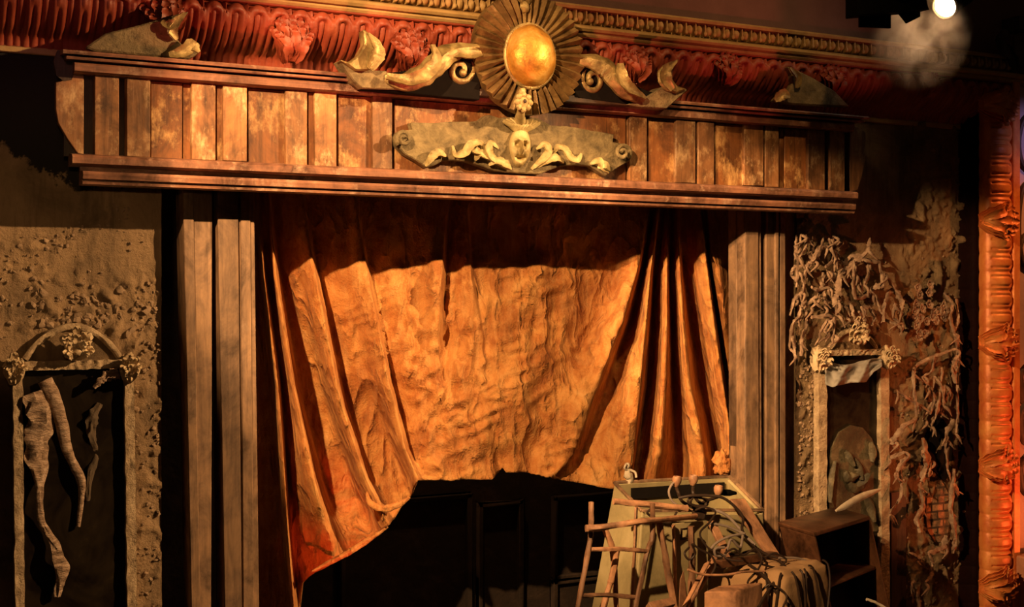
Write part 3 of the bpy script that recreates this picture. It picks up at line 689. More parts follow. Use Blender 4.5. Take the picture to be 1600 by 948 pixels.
# ------------------------------------------------------------------ curtain
YC = .5
lines = [  # rows of (py, px, depth)
    [(290, 385, .02), (948, 400, .05), (1200, 410, .05)],
    [(290, 396, -.02), (430, 402, .10), (600, 421, .12), (948, 444, .1), (1200, 455, .1)],
    [(290, 401, -.04), (430, 412, -.2), (600, 434, -.22), (747, 444, -.22), (838, 450, -.22), (948, 459, -.22), (1200, 474, -.2)],
    [(290, 405, .0), (430, 417, .05), (600, 440, .12), (747, 450, .14), (838, 456, .14), (948, 466, .12), (1200, 480, .1)],
    [(290, 412, .0), (430, 423, .02), (600, 446, .05), (747, 459, .05), (838, 472, .05), (900, 481, .02)],
    [(290, 418, -.04), (430, 430, -.2), (600, 457, -.22), (637, 465, -.22), (747, 488, -.22), (783, 498, -.2), (838, 515, -.16), (900, 530, -.1)],
    [(290, 425, .05), (430, 439, .16), (600, 468, .3), (637, 478, .34), (747, 506, .34), (790, 520, .3), (838, 540, .12), (900, 560, .1)],
    [(290, 440, .03), (430, 458, .04), (600, 500, .26), (637, 510, .3), (747, 545, .3), (790, 560, .25), (838, 580, .1), (900, 590, .05)],
    [(290, 470, -.02), (430, 492, -.14), (600, 525, -.18), (637, 534, -.18), (747, 571, -.18), (783, 588, -.2), (830, 612, -.14)],
    [(290, 476, .04), (430, 499, .12), (600, 536, .15), (637, 545, .16), (747, 584, .15), (783, 602, .08), (830, 624, .06)],
    [(290, 520, .0), (430, 540, .0), (600, 574, .1), (637, 588, .17), (700, 611, .2), (747, 630, .18), (790, 645, .1)],
    [(290, 552, -.02), (430, 574, -.09), (600, 608, -.14), (637, 617, -.14), (700, 632, -.16), (747, 651, -.15), (790, 662, -.1)],
    [(290, 556, .02), (430, 580, .06), (600, 614, .08), (637, 624, .08), (700, 640, .06), (747, 662, .0), (790, 672, .0)],
    [(290, 620, .0), (430, 630, .0), (600, 650, -.02), (760, 690, -.04)],
    [(290, 700, -.03), (421, 690, -.1), (500, 685, -.09), (547, 682, -.05), (640, 690, -.02), (760, 710, -.02)],
    [(290, 704, .02), (421, 698, .08), (500, 693, .06), (547, 692, .02), (640, 700, -.02), (760, 722, -.02)],
    [(290, 728, -.02), (431, 736, -.06), (523, 752, -.06), (640, 756, -.04), (760, 775, -.04)],
    [(290, 732, .0), (431, 741, .0), (523, 758, -.02), (640, 766, -.02), (760, 785, .02)],
    [(290, 850, -.0), (431, 840, -.03), (523, 830, -.05), (640, 810, -.06), (760, 800, -.03)],
    [(290, 975, .0), (421, 960, .0), (500, 930, .02), (600, 880, .0), (700, 840, -.02), (760, 820, -.02)],
    [(290, 1022, -.03), (411, 998, -.12), (502, 972, -.18), (614, 927, -.13), (712, 892, -.08), (742, 864, -.05), (780, 850, -.04)],
    [(290, 1026, .05), (411, 1006, .12), (502, 986, .18), (614, 944, .1), (712, 908, .04), (745, 882, .0), (780, 868, .0)],
    [(290, 1034, -.03), (426, 1016, -.14), (502, 1009, -.18), (604, 999, -.18), (730, 987, -.16), (780, 984, -.14)],
    [(290, 1038, .06), (426, 1023, .16), (502, 1020, .2), (604, 1012, .2), (730, 993, .2), (780, 990, .2)],
    [(290, 1044, -.02), (440, 1042, -.14), (502, 1042, -.16), (604, 1038, -.16), (705, 1028, -.16), (740, 1016, -.15), (780, 1012, -.14)],
    [(290, 1047, .05), (440, 1047, .16), (502, 1050, .18), (604, 1053, .2), (705, 1056, .2), (780, 1058, .2)],
    [(290, 1056, -.02), (431, 1063, -.14), (502, 1067, -.16), (604, 1076, -.16), (654, 1087, -.16), (720, 1099, -.16), (780, 1102, -.15)],
    [(290, 1060, .05), (431, 1069, .16), (502, 1079, .2), (604, 1094, .2), (654, 1106, .2), (720, 1119, .2), (780, 1122, .2)],
    [(290, 1090, -.03), (406, 1103, -.18), (502, 1115, -.2), (604, 1130, -.2), (654, 1138, -.2), (695, 1141, -.22), (780, 1145, -.2)],
    [(290, 1094, .04), (406, 1108, .05), (502, 1122, .08), (604, 1137, .06), (700, 1146, .05), (780, 1150, .05)],
    [(290, 1104, -.02), (406, 1112, -.12), (502, 1128, -.12), (604, 1144, -.1), (780, 1156, -.1)],
    [(290, 1150, .05), (600, 1165, .1), (780, 1175, .1)],
]
hem = [(380, 1160), (466, 1160), (470, 912), (484, 897), (510, 885), (540, 868), (583, 838), (606, 822), (618, 806), (628, 790), (640, 778), (647, 760), (652, 749), (700, 749), (770, 747), (779, 737), (785, 729), (791, 738), (830, 738), (850, 742), (868, 748), (900, 752), (950, 762), (985, 765), (1010, 764), (1060, 766), (1100, 764), (1125, 750), (1142, 736), (1200, 736)]
LT = [([(r[0], r[1]) for r in l], [(r[0], r[2]) for r in l]) for l in lines]
SUB = 7
colsdef = []
for i in range(len(lines) - 1):
    gap = abs(interp(LT[i + 1][0], 600) - interp(LT[i][0], 600)); ns = max(4, min(26, int(gap / 4.5)))
    for j in range(ns): colsdef.append((i, j / ns))
colsdef.append((len(lines) - 2, 1.0))
NV = 130
verts = []
for (i, fr) in colsdef:
    def at(y):
        a = interp(LT[i][0], y); c = interp(LT[i + 1][0], y); return lerp(a, c, fr)
    y = 420
    yh = None
    while y < 1160:
        if y >= interp(hem, at(y)): yh = y; break
        y += 1.5
    yh = yh or 1160
    for k in range(NV + 1):
        v = k / NV; y = lerp(288, yh, v)
        px = at(y); da = interp(LT[i][1], y); dc = interp(LT[i + 1][1], y)
        da *= 1.5; dc *= 1.5
        f2 = fr * fr * (3 - 2 * fr)
        f2 = lerp(fr, f2, .75)
        d = lerp(da, dc, f2)
        mid = sst(560, 700, px) * sst(960, 860, px)
        d += -.13 * sst(400, 640, y) * sst(430, 640, px) * sst(1100, 900, px)
        wr_ = noise.fractal(V((px * .014 + y * .006, y * .012 - px * .004, 1.5)), 1, 2.1, 4)
        rg = 1 - abs(nz(px * .02 + y * .012, y * .022 - px * .012, 8))
        d += (.02 + .035 * mid) * wr_ * sst(300, 420, y) - .035 * mid * (rg ** 3) * sst(380, 460, y)
        r1 = 1 - abs(nz(px * .030 + y * .020, y * .012 - px * .020, 11)) * 2.2
        r2 = 1 - abs(nz(px * .012 - y * .010, y * .05 + px * .022, 21)) * 2.4
        amt = sst(380, 460, y) * lerp(.35, 1, mid)
        d -= .060 * amt * max(0, r1) ** 2.5 * sst(-.1, .35, nz(px * .008, y * .008, 31)) + .055 * amt * max(0, r2) ** 2.5 * sst(-.05, .3, nz(px * .009, y * .009, 41))
        d += -.034 * (1 - abs(nz(px * .034, y * .006, 4)) * 2) - .012 * nz(px * .07, y * .02, 44) - .006 * nz(px * .11, y * .05, 14)
        d += -.05 * sst(.93, 1, v) * sst(470, 520, px) * (1 + .6 * nz(px * .03, 2))
        verts.append(U(px, y, YC + d))
nc = len(colsdef); b = MB()
b.v = verts
b.f = [(c * (NV + 1) + k, (c + 1) * (NV + 1) + k, (c + 1) * (NV + 1) + k + 1, c * (NV + 1) + k + 1) for c in range(nc - 1) for k in range(NV)]
def cur_root(o): return o
cur = solo('stage_curtain', b, M['velvet'], 'faded orange velvet stage curtain swagged up between the wooden pilasters', 'curtain', angle=180)
sm = cur.modifiers.new('thickness', 'SOLIDIFY'); sm.thickness = .012; sm.offset = -1

for pts, w_ in (([(574, 768, .14), (578, 782, .08), (590, 791, .04), (606, 793, .04), (625, 786, .08), (640, 777, .14)], .03), ([(486, 893, .12), (515, 878, .1), (545, 862, .1), (580, 840, .12), (606, 823, .16)], .022)):
    build('hem_fold', MB().ribbon(cr([U(*p) for p in pts], 7), lambda t: w_ * (math.sin(PI * (.04 + .92 * t)) ** .6), (0, -1, .7), .015, .4, .3, 9), M['velvet'], cur_root(cur), angle=70)

# ------------------------------------------------------------------ pilasters
def post(label, quad, Y, back, strips=()):
    """quad: left/right px at the top row 300 and the bottom row 948"""
    (a0, c0, a1, c1) = quad
    t = thing('pilaster', label, 'pilaster', (UX((a1 + c1) / 2, Y), Y, 0), 'wooden pilasters framing the curtain')
    zt = ze(262, -.47)
    def tl(px0, px1, z, Yf):       # px interpolated with height, extrapolated to the floor
        za = UZ(300, px0, Yf); zb = UZ(948, px1, Yf); k = (z - za) / (zb - za)
        return lerp(UX(px0, Yf), UX(px1, Yf), k)
    def pc(p0, q0, p1, q1, Yf, Yb, name='board'):
        xs = [tl(p0, p1, 0, Yf), tl(q0, q1, 0, Yf), tl(q0, q1, zt, Yf), tl(p0, p1, zt, Yf)]
        m = MB().hexa([(xs[0], Yf, 0), (xs[1], Yf, 0), (xs[1], Yb, 0), (xs[0], Yb, 0), (xs[3], Yf, zt), (xs[2], Yf, zt), (xs[2], Yb, zt), (xs[3], Yb, zt)])
        build(name, m, M['pilaster'], t, .005)
    pc(a0, c0, a1, c1, Y, back)
    for s in strips: pc(*s)
post('leftmost narrow wooden pilaster, beside the dark gap by the left wall', (286, 332, 299, 330), -.12, .12, ((286, 302, 299, 313, -.145, -.12),))
post('broad wooden pilaster at the left edge of the curtain', (340, 397, 351, 405), -.13, .12, ((340, 372, 351, 378, -.16, -.13), (376, 391, 380, 397, -.15, -.13)))
post('stepped wooden pilaster at the right edge of the curtain', (1163, 1189, 1163, 1191), -.13, .08, ((1150, 1162, 1152, 1164, -.02, .1), (1165, 1185, 1165, 1187, -.145, -.13)))
post('narrow wooden pilaster nearest the vine covered right wall', (1197, 1228, 1197, 1229), -.12, .1, ((1212, 1217, 1212, 1217, -.15, -.12), (1219, 1227, 1219, 1228, -.135, -.12)))

# ------------------------------------------------------------------ mirrors
def mirror_frame(label, xl_, xr_, st, yrail, rw, ytop, bottoms, fin_px, caps):
    t = thing('mirror', label, 'mirror', (UX((xl_ + xr_) / 2, -.06), -.06, .0), 'ruined mirrors on the side walls')
    zr0 = UZ(yrail + rw, (xl_ + xr_) / 2, -.07); zr1 = UZ(yrail, (xl_ + xr_) / 2, -.07)
    build('glass', MB().box((UX(xl_, -.03), -.03, .1), (UX(xr_, -.03), -.012, zr0 + .02)), M['mirror'], t)
    for px, pb in ((xl_, bottoms[0]), (xr_, bottoms[1])):
        k = UX(px + st / 2, -.07) - UX(px - st / 2, -.07)
        zt = zr1; zb = UZ(948, px, -.07); x0 = UX(px, -.07); x1 = UX(pb, -.07); xb = lerp(x0, x1, (zt - .0) / (zt - zb))
        b = MB()
        def sf(u, v):
            s = u * 4 % 4; q = [(-.5, 0), (-.5, -1), (.5, -1), (.5, 0)]; i = min(3, int(s)); f = s - i; j = (i + 1) % 4
            cx = lerp(q[i][0], q[j][0], f) * k; cy = lerp(q[i][1], q[j][1], f) * .075
            z = lerp(0, zt, v); x = lerp(xb, x0, v)
            return V((x + cx + .008 * nz(z * 9, cx * 30, px), -.012 + cy + .01 * nz(z * 11, cx * 40, 3), z))
        b.grid(sf, 16, 120); build('stile', b, M['frame'], t, angle=50)
    def rf(u, v):
        s = v * 4; q = [(0, 0), (1, 0), (1, 1), (0, 1)]; i = min(3, int(s)); f = s - i; j = (i + 1) % 4
        cy = lerp(q[i][0], q[j][0], f); cz = lerp(q[i][1], q[j][1], f)
        x = lerp(UX(xl_, -.07), UX(xr_, -.07), u)
        return V((x, -.012 - .08 * cy + .022 * nz(x * 26, cz * 4, 1) * cy, lerp(zr0, zr1, cz) + .006 * nz(x * 20, 5)))
    build('rail', MB().grid(rf, 90, 16), M['frame'], t, angle=50)
    # arched pediment
    w = (xr_ - xl_) / 2 - 12; cx = (xl_ + xr_) / 2
    arch = [(cx - w + 2 * w * i / 16, yrail - 2 - (yrail - ytop) * math.sin(PI * i / 16) ** .8) for i in range(17)]
    build('tympanum', MB().slabpx(arch + [(cx + w, yrail + 2), (cx - w, yrail + 2)], -.035, -.005), M['plaster_right'], t)
    build('arch_moulding', MB().tube([U(x, y, -.05) for x, y in arch], .024, 8, 1, .5), M['frame'], t)
    b = MB(); c = U(fin_px[0], fin_px[1], -.1); s = fin_px[2]
    acanthus(c + V((0, 0, -.09 * s)), .14 * s, .22 * s, k=7, b=b)
    for i in range(11): b.ell(c + V((random.uniform(-.09, .09) * s, -.04 - .04 * random.random(), random.uniform(-.1, .07) * s)), (.03 * s, .03 * s, .03 * s), None, .5, 9, 6)
    build('finial', b, M['cream'], t)
    for (px, py) in caps:
        b = MB(); c = U(px, py, -.09)
        acanthus(c + V((0, 0, -.14 * s)), .09 * s, .2 * s, k=5, b=b, spread=.8)
        acanthus(c + V((0, 0, -.05 * s)), .1 * s, .13 * s, k=5, b=b)
        b.ell(c + V((0, .02, -.03)), (.07 * s, .06 * s, .11 * s), None, .4)
        build('corner_leaf', b, M['cream'], t)
    return t
mirror_frame('tall ruined mirror with dark glass on the left wall', 27, 201, 15, 563, 14, 512, (31, 206), (118, 540, .95), ((22, 570), (202, 568)))
mirror_frame('narrow ruined mirror with cloth in it on the right wall', 1284, 1381, 13, 546, 9, 517, (1284, 1382), (1333, 520, 1.05), ((1280, 556), (1386, 553)))

def s5(pts): return [(x / 1.868, 440 + y / 1.868) for x, y in pts]
def canvas(label, pts, w, Y=-.1, name='canvas_strip', grp='peeling canvas strips in the left mirror', mat='strip', ruff=.8, th=.012, cup=.35):
    p = s5(pts); n = len(p)
    b = MB().ribbon(cr([U(x, y, Y - .02 * math.sin(i * 1.7)) for i, (x, y) in enumerate(p)], 9), lambda t: interp(w, t), (0.25, -1, .1), th, cup, ruff, 9)
    return solo(name, b, M[mat], label, 'canvas', grp, angle=60)
canvas('broad crumpled strip of peeling canvas narrowing to a tail, left mirror', [(100, 322), (118, 370), (118, 440), (112, 500), (116, 560), (118, 640), (126, 700), (150, 745), (176, 800), (182, 850), (170, 920)], [(0, .05), (.12, .105), (.3, .09), (.38, .05), (.45, .03), (.62, .02), (.8, .035), (.92, .04), (1, .02)])
canvas('long smooth curled strip of canvas hanging beside the crumpled one, left mirror', [(135, 285), (165, 345), (185, 420), (200, 490), (222, 540), (241, 580), (240, 630), (230, 715)], [(0, .05), (.2, .05), (.5, .032), (.7, .03), (1, .014)], -.08, ruff=.15, cup=.6)
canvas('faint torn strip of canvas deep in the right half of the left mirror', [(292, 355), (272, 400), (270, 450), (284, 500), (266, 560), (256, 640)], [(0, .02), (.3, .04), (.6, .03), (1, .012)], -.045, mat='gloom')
canvas('small torn rag caught under the top rail of the left mirror', [(275, 310), (300, 285), (325, 272), (345, 262)], [(0, .012), (.5, .035), (1, .045)], -.12, ruff=.6)

# things in the right mirror
b = MB()
def drape(u, v):
    x = lerp(1290, 1378, u); yt = 562 + 6 * math.sin(u * 5) + 4 * u; yb = interp([(0, 600), (.12, 604), (.45, 598), (.72, 597), (.85, 580), (1, 572)], u)
    y = lerp(yt, yb, v)
    f = -.07 * (1 - abs(math.sin(u * 8 + v * 1.6))) - .05 * abs(nz(u * 4, v * 3, 2)) - .05 * v
    return U(x, y, -.09 + f)
b.grid(drape, 40, 16)
c = solo('draped_rag', b, M['cloth_grey'], 'grey rag draped across the top of the right mirror', 'cloth', angle=180)
sm = c.modifiers.new('thickness', 'SOLIDIFY'); sm.thickness = .008
b = MB()
b.slabpx([(1296, 830), (1296, 740), (1300, 700), (1312, 675), (1330, 664), (1348, 668), (1362, 684), (1372, 706), (1372, 830)], -.05, -.03)
for w_, l in ((.045, [(1322, 704), (1330, 712), (1336, 728)]), (.05, [(1336, 716), (1346, 730), (1348, 750)]), (.06, [(1328, 752), (1340, 760), (1354, 752), (1360, 740)]), (.05, [(1322, 736), (1330, 746), (1342, 742)]), (.035, [(1306, 720), (1302, 750), (1298, 785)]), (.05, [(1352, 770), (1364, 790), (1368, 815)]), (.05, [(1362, 690), (1368, 706), (1364, 722)])):
    b.ribbon(cr([U(x, y, -.075 - .02 * k) for k, (x, y) in enumerate(l)], 6), lambda t, w_=w_: w_ * math.sin(PI * (.1 + .8 * t)), (.2, -1, .2), .02, .7, .3)
solo('reflection_shapes', b, M['relief'], 'rounded leafy shapes standing in for a reflection in the right mirror', 'ornament')  # shapes added to stand for what the mirror reflects
b = MB().ribbon(cr(px3([(1306, 798, -.62), (1325, 788, -.55), (1350, 774, -.42), (1376, 764, -.3)]), 8), lambda t: .034 * math.sin(PI * (.06 + .86 * t)) ** .8, (0, -1, .5), .008, .35)
solo('pale_leaf', b, M['pale'], 'long pale dried leaf lying above the dark cabinet', 'leaf')

# ------------------------------------------------------------------ vines and roots on the right wall
def v6(pts): return [(1230 + x * .211, 360 + y * .211) for x, y in pts]
def v8(pts): return [(1370 + x * .452, 520 + y * .452) for x, y in pts]
def vine(label, strands, r=.02, conv=v6, Y=-.1, grp='dried vines on the right wall'):
    p0 = conv(strands[0]); c = U(p0[len(p0) // 2][0], p0[len(p0) // 2][1], Y)
    t = thing('dried_vine', label, 'vine', c, grp)
    for k, s in enumerate(strands):
        p = conv(s); n = len(p); ph = random.random() * 6
        pts = [U(x, y, Y - .045 * math.sin(i * 1.3 + ph) - .02 * random.random()) for i, (x, y) in enumerate(p)]
        rr = r * .86 * (1 if k == 0 else .8) * random.uniform(.85, 1.2)
        m = MB().tube(cr(pts, 7), lambda q: rr * (.35 + .75 * math.sin(PI * (.12 + .8 * q)) ** .6), 8, .7, 1.1)
        for q in range(2):
            i = random.randrange(n); a = pts[i]
            m.ribbon(cr([a, a + V((random.uniform(-.05, .05), -.03, -.04)), a + V((random.uniform(-.1, .1), -.02, -.11))], 4), lambda q_: .016 * math.sin(PI * (.2 + .75 * q_)), (0, -1, 0), .006, .4, .4)
        build('stem' if k == 0 else 'side_shoot', m, M['vine'], t)
vine('thick bunch of dry vine hanging at the top left corner of the right wall', [[(70, 30), (65, 130), (85, 200), (75, 300), (70, 420)], [(100, 30), (95, 150), (60, 160)], [(140, 30), (135, 130), (90, 200)]], .026)
vine('forked vine strand snaking from the top down to the left of the mirror arch', [[(270, 40), (250, 130), (200, 220), (150, 260), (130, 340), (120, 440), (130, 520), (110, 560)], [(150, 260), (60, 270), (25, 330)], [(300, 120), (240, 130), (190, 240)], [(185, 40), (180, 160), (200, 190)]], .024)
vine('vine strand bending outward beside the narrow pilaster', [[(130, 340), (120, 450), (60, 500), (20, 630)], [(120, 580), (200, 500), (245, 505), (180, 570)]], .022)
vine('long pair of vine strands drooping down left of the right mirror', [[(130, 580), (140, 700), (110, 800), (100, 930)], [(100, 560), (90, 640), (40, 700), (20, 870)], [(40, 780), (60, 910)]], .026)
vine('short upright vine twig high above the mirror arch', [[(340, 40), (350, 150), (330, 230), (280, 270)], [(380, 110), (390, 60)], [(330, 130), (375, 200)], [(310, 60), (335, 160)]], .024)
vine('arching vine branch that curls up into the shadow above the mirror', [[(370, 220), (420, 240), (480, 190), (560, 190), (600, 130), (612, 60)], [(540, 200), (600, 225), (690, 232)], [(590, 240), (600, 330), (570, 400)]], .026)
vine('drooping vine strand curving down to the left of the mirror finial', [[(540, 205), (450, 270), (390, 340), (380, 450), (360, 500), (370, 630)], [(500, 240), (440, 330)], [(360, 480), (390, 560), (365, 620)]], .027)
vine('vine loop rising to a peak right of the mirror arch', [[(495, 220), (490, 350), (505, 490), (580, 480), (640, 430), (700, 400), (715, 320), (800, 435)], [(505, 320), (540, 390), (560, 450)], [(650, 470), (690, 600)]], .024)
vine('horseshoe shaped vine hanging right of the mirror arch', [[(715, 680), (720, 560), (765, 450), (810, 460), (845, 530), (850, 590)], [(800, 540), (785, 650)], [(720, 660), (800, 690), (860, 690)]], .026)
vine('small vine twigs in the middle of the tangle above the mirror', [[(270, 310), (260, 400), (280, 490)], [(180, 420), (230, 440), (310, 420)], [(300, 300), (350, 330), (320, 370)], [(280, 490), (300, 540), (275, 560)]], .026)
vine('crossed vine twigs just left of the mirror arch', [[(180, 640), (330, 640), (270, 740)], [(350, 640), (345, 770)], [(300, 660), (240, 760)]], .024)
vine('curled vine leaves hooked over the mirror finial', [[(550, 570), (610, 575), (645, 640), (630, 700)], [(420, 550), (430, 640)], [(460, 530), (490, 620), (500, 660)], [(530, 600), (560, 640)]], .027)
vine('long root running down the edge of the arch on the right wall', [[(1160, 460), (1225, 550), (1210, 650), (1250, 800), (1268, 930), (1262, 1100), (1260, 1350), (1250, 1500)], [(1250, 510), (1265, 650), (1235, 760)], [(1265, 930), (1230, 1000), (1250, 1130)]], .028)
vine('thin root branching toward the arch from beside the mirror top', [[(270, 55), (200, 80), (150, 105), (128, 130), (128, 180), (136, 290)], [(200, 80), (190, 130), (160, 150)]], .02, v8)
vine('straight bare twig slanting down from the mirror to the dark hole', [[(75, 205), (130, 240), (182, 272)]], .022, v8)
vine('pale curved splinter hanging above the dark hole', [[(215, 230), (205, 280), (188, 320)], [(235, 180), (240, 240)], [(190, 240), (160, 300)]], .022, v8)
vine('knotted root bent to the left beside the mirror stile', [[(135, 300), (90, 325), (55, 372), (66, 398)], [(45, 432), (95, 410)], [(98, 430), (70, 480)]], .026, v8)
vine('smooth bow shaped root below the knotted one beside the mirror', [[(80, 470), (84, 560), (45, 625)]], .022, v8)
vine('pale stumps of root around the dark hole in the wall', [[(160, 365), (172, 440), (155, 515)], [(240, 365), (245, 470)], [(182, 440), (180, 500)], [(265, 300), (240, 350)], [(160, 410), (175, 470)]], .034, v8)
vine('torn root down the left of the exposed bricks', [[(150, 540), (160, 600), (138, 640), (150, 690)], [(180, 760), (230, 740), (240, 700)]], .03, v8)
vine('pale ragged root down the right of the exposed bricks', [[(268, 470), (255, 600), (272, 700), (262, 760)], [(270, 520), (280, 560)]], .034, v8)
vine('curved root tip under the exposed bricks', [[(192, 795), (188, 840), (168, 865)], [(150, 780), (110, 760)]], .03, v8)
vine('pale pointed root at the foot of the right wall beside the dark strip', [[(125, 860), (140, 900), (155, 1000)]], .035, v8)
vine('dark twigs forming a spray above the hole in the right wall', [[(200, 150), (225, 190), (230, 250)], [(225, 120), (220, 200)], [(180, 190), (200, 230), (185, 280)], [(250, 200), (225, 260)]], .022, v8)
# carved flower cluster
t = thing('flower_cluster', 'cluster of carved plaster flowers right of the vine tangle', 'ornament', U(1440, 500, -.05))
for k, (x, y) in enumerate([(950, 420), (965, 480), (1030, 460), (940, 545), (985, 575), (1035, 550), (1070, 600), (930, 600), (970, 650), (1015, 670), (1060, 640), (940, 700), (960, 750), (1000, 760), (1100, 600), (1140, 560), (1140, 640), (1150, 600), (930, 650), (1085, 670), (1040, 400), (960, 790)]):
    c = U(1230 + x * .211, 360 + y * .211, -.05); b = MB()
    for q in range(5):
        a = q * 1.256 + random.random(); L = random.uniform(.035, .055)
        d = V((math.cos(a), 0, math.sin(a)))
        b.ribbon(cr([c, c + d * L * .6 + V((0, -.03, 0)), c + d * L + V((0, -.035, 0))], 3), lambda q_: .022 * math.sin(PI * (.2 + .65 * q_)), (0, -1, 0), .012, -.5, .2)
    b.ell(c + V((0, -.02, 0)), (.018, .02, .018), None, .2, 8, 6)
    build('flower', b, M['vine'], t)

# ------------------------------------------------------------------ pile of props
def down(p, q, z=0):                      # extend the line p->q to height z
    k = (z - p.z) / (q.z - p.z); return p + (q - p) * k
# tapering open crate
A = U(960, 756, -.55); B = U(1139, 746, -.55); C = U(1192, 799, -1.15); D = U(1003, 800, -1.05)
A0 = down(A, U(925, 948, -.62), .0); B0 = down(B, U(1160, 948, -.5)); C0 = down(C, U(1200, 948, -1.15)); D0 = down(D, U(992, 948, -1.2))
cr_ = thing('open_crate', 'tall tapering grey green crate standing open at the top behind the ladder', 'crate', (A0 + B0 + C0 + D0) / 4)
def wallpanel(p0, p1, q1, q0, th, name, hole=None):
    n = (p1 - p0).cross(q0 - p0).normalized() * th
    return build(name, MB().hexa([p0, p1, p1 + n, p0 + n, q0, q1, q1 + n, q0 + n]), M['crate'], cr_, .004)
cen = (A0 + B0 + C0 + D0) / 4
def inw(p0, p1, q0):
    n = (p1 - p0).cross(q0 - p0); return 1 if n.dot(cen - p0) > 0 else -1
for (p0, p1, q1, q0) in ((A0, B0, B, A), (B0, C0, C, B), (D0, A0, A, D)): wallpanel(p0, p1, q1, q0, .03 * inw(p0, p1, q0), 'side_panel')
wallpanel(D0, C0, C + V((0, 0, -.02)), D + V((0, 0, -.02)), .03 * inw(D0, C0, D), 'front_panel')
e = V((0, 0, .012)); m = MB()
for p, q in ((A, B), (B, C), (C, D), (D, A)): m.bar(p + e, q + e, .028, .024, (0, 0, 1))
build('rim', m, M['pilaster'], cr_, .005)
f = .3; k_ = lambda p, q: p.lerp(q, f * .9)
build('inner_board', MB().hexa([k_(A, A0) + V((.05, -.06, 0)), k_(B, B0) + V((-.05, -.06, 0)), k_(C, C0) + V((-.08, .08, 0)), k_(D, D0) + V((.06, .08, 0))] + [q + V((0, 0, .02)) for q in (k_(A, A0) + V((.05, -.06, 0)), k_(B, B0) + V((-.05, -.06, 0)), k_(C, C0) + V((-.08, .08, 0)), k_(D, D0) + V((.06, .08, 0)))]), M['crate'], cr_)

def stick(label, pts, r, name='stick', cat='stick', mat='stick', grp=None, flat=1):
    P_ = px3(pts)
    return solo(name, MB().tube(cr(P_, 5), r, 10, flat, .35), M[mat], label, cat, grp)
def rail_ext(pts):
    P_ = px3(pts); P_.append(down(P_[-2], P_[-1], 0)); return P_
YL = -1.75
lad = thing('ladder', 'rustic pole ladder with reddish rails leaning before the grey green crate', 'ladder', V((U(955, 948, YL).x, YL - .3, 0)))
rp = rail_ext([(924, 784, YL + .12), (923, 826, YL + .08), (922, 843, YL + .07), (903, 948, YL - .05)])
rq = rail_ext([(1019.5, 786, YL + .12), (1019, 838, YL + .08), (1011, 864, YL + .06), (993, 948, YL - .05)])
for q in (rp, rq): build('rail', MB().tube(cr(q, 8), lambda t: .0195 - .002 * t, 10, 1, .3), M['stick'], lad)
for a, c in (((923, 858), (1012, 861)), ((909, 930), (994, 933)), ((896, 1004), (975, 1007)), ((884, 1078), (958, 1081))):
    yy = YL + .06 - .1 * (a[1] - 858) / 90
    build('rung', MB().tube(cr(px3([(a[0], a[1], yy), ((a[0] + c[0]) / 2, (a[1] + c[1]) / 2 - 2, yy - .01), (c[0], c[1], yy)]), 6), .0155, 10, 1, .35), M['stick'], lad)
stick('long crooked pole with rounded end resting across the ladder top', [(915, 825, YL + .02), (936, 824, YL - .0), (1000, 815, YL + .02), (1087, 806, -1.5)], lambda t: .025 - .005 * t, 'pole', 'pole')
stick('orange brown pole laid across the open crate', [(959, 783, -1.22), (1000, 787, -1.25), (1074, 794, -1.3)], .024, 'pole', 'pole')
def leaning(label, pts, r, mat='stick', flat=1):
    P_ = rail_ext(pts); return solo('stick', MB().tube(cr(P_, 6), r, 10, flat, .3), M[mat], label, 'stick')
leaning('pale leaning stick behind the ladder, crossing a darker one', [(945, 825, -1.5), (957, 862, -1.5), (963, 948, -1.49)], lambda t: .023 - .004 * t)
leaning('dark brown stick crossing the pale one between the ladder rails', [(965, 857, -1.57), (955, 905, -1.58), (943, 948, -1.58)], .022)
leaning('upright thin slat behind the right rail of the ladder', [(994, 792, -1.35), (991, 874, -1.35), (987, 948, -1.35)], lambda t: .026, 'stick', .45)
leaning('grey brown pole leaning just right of the ladder', [(1030, 815, -1.6), (1041, 876, -1.62), (1053, 948, -1.65)], .026)
leaning('upright pole in front of the panel with a square hole', [(1080, 822, -1.58), (1081, 880, -1.58), (1080, 948, -1.58)], .025)
stick('stick leaning steeply up to the right below the cables', [(1118, 868, -1.6), (1100, 905, -1.62), (1052, 975, -1.7)], .02)
leaning('short pale slat standing left of the panel with a hole', [(1052, 820, -1.5), (1055, 880, -1.5), (1054, 948, -1.5)], .03, 'stick', .4)
# panel with a square hole
def quad_plank(name, pts, th, mat, label, cat, nrm=None, bev=.005):
    P_ = px3(pts); n = (P_[1] - P_[0]).cross(P_[3] - P_[0]).normalized()
    if n.y > 0: n = -n
    return solo(name, MB().hexa(P_ + [p - n * th for p in P_]), M[mat], label, cat, bevel=bev)
pan = thing('panel', 'tan wooden panel with a square hole leaning under the cables', 'panel', V((U(1080, 948, -1.45).x, -1.45, 0)))
a, c, zt_, zb_ = UX(1054, -1.45), UX(1106, -1.45), UZ(816, 1080, -1.45), 0
h = (UX(1065, -1.45), UX(1077, -1.45), UZ(840, 1071, -1.45), UZ(827, 1071, -1.45))
m = MB()
for q in ((a, h[0], zb_, zt_), (h[1], c, zb_, zt_), (h[0], h[1], zb_, h[2]), (h[0], h[1], h[3], zt_)): m.box((q[0], -1.45, q[2]), (q[1], -1.42, q[3]))
build('board', m, M['crate'], pan)
m = MB(); w_ = .012
for q in ((h[0] - w_, h[1] + w_, h[3], h[3] + w_), (h[0] - w_, h[1] + w_, h[2] - w_, h[2]), (h[0] - w_, h[0], h[2], h[3]), (h[1], h[1] + w_, h[2], h[3])): m.box((q[0], -1.462, q[2]), (q[1], -1.445, q[3]))
build('hole_frame', m, M['dark_wood'], pan)
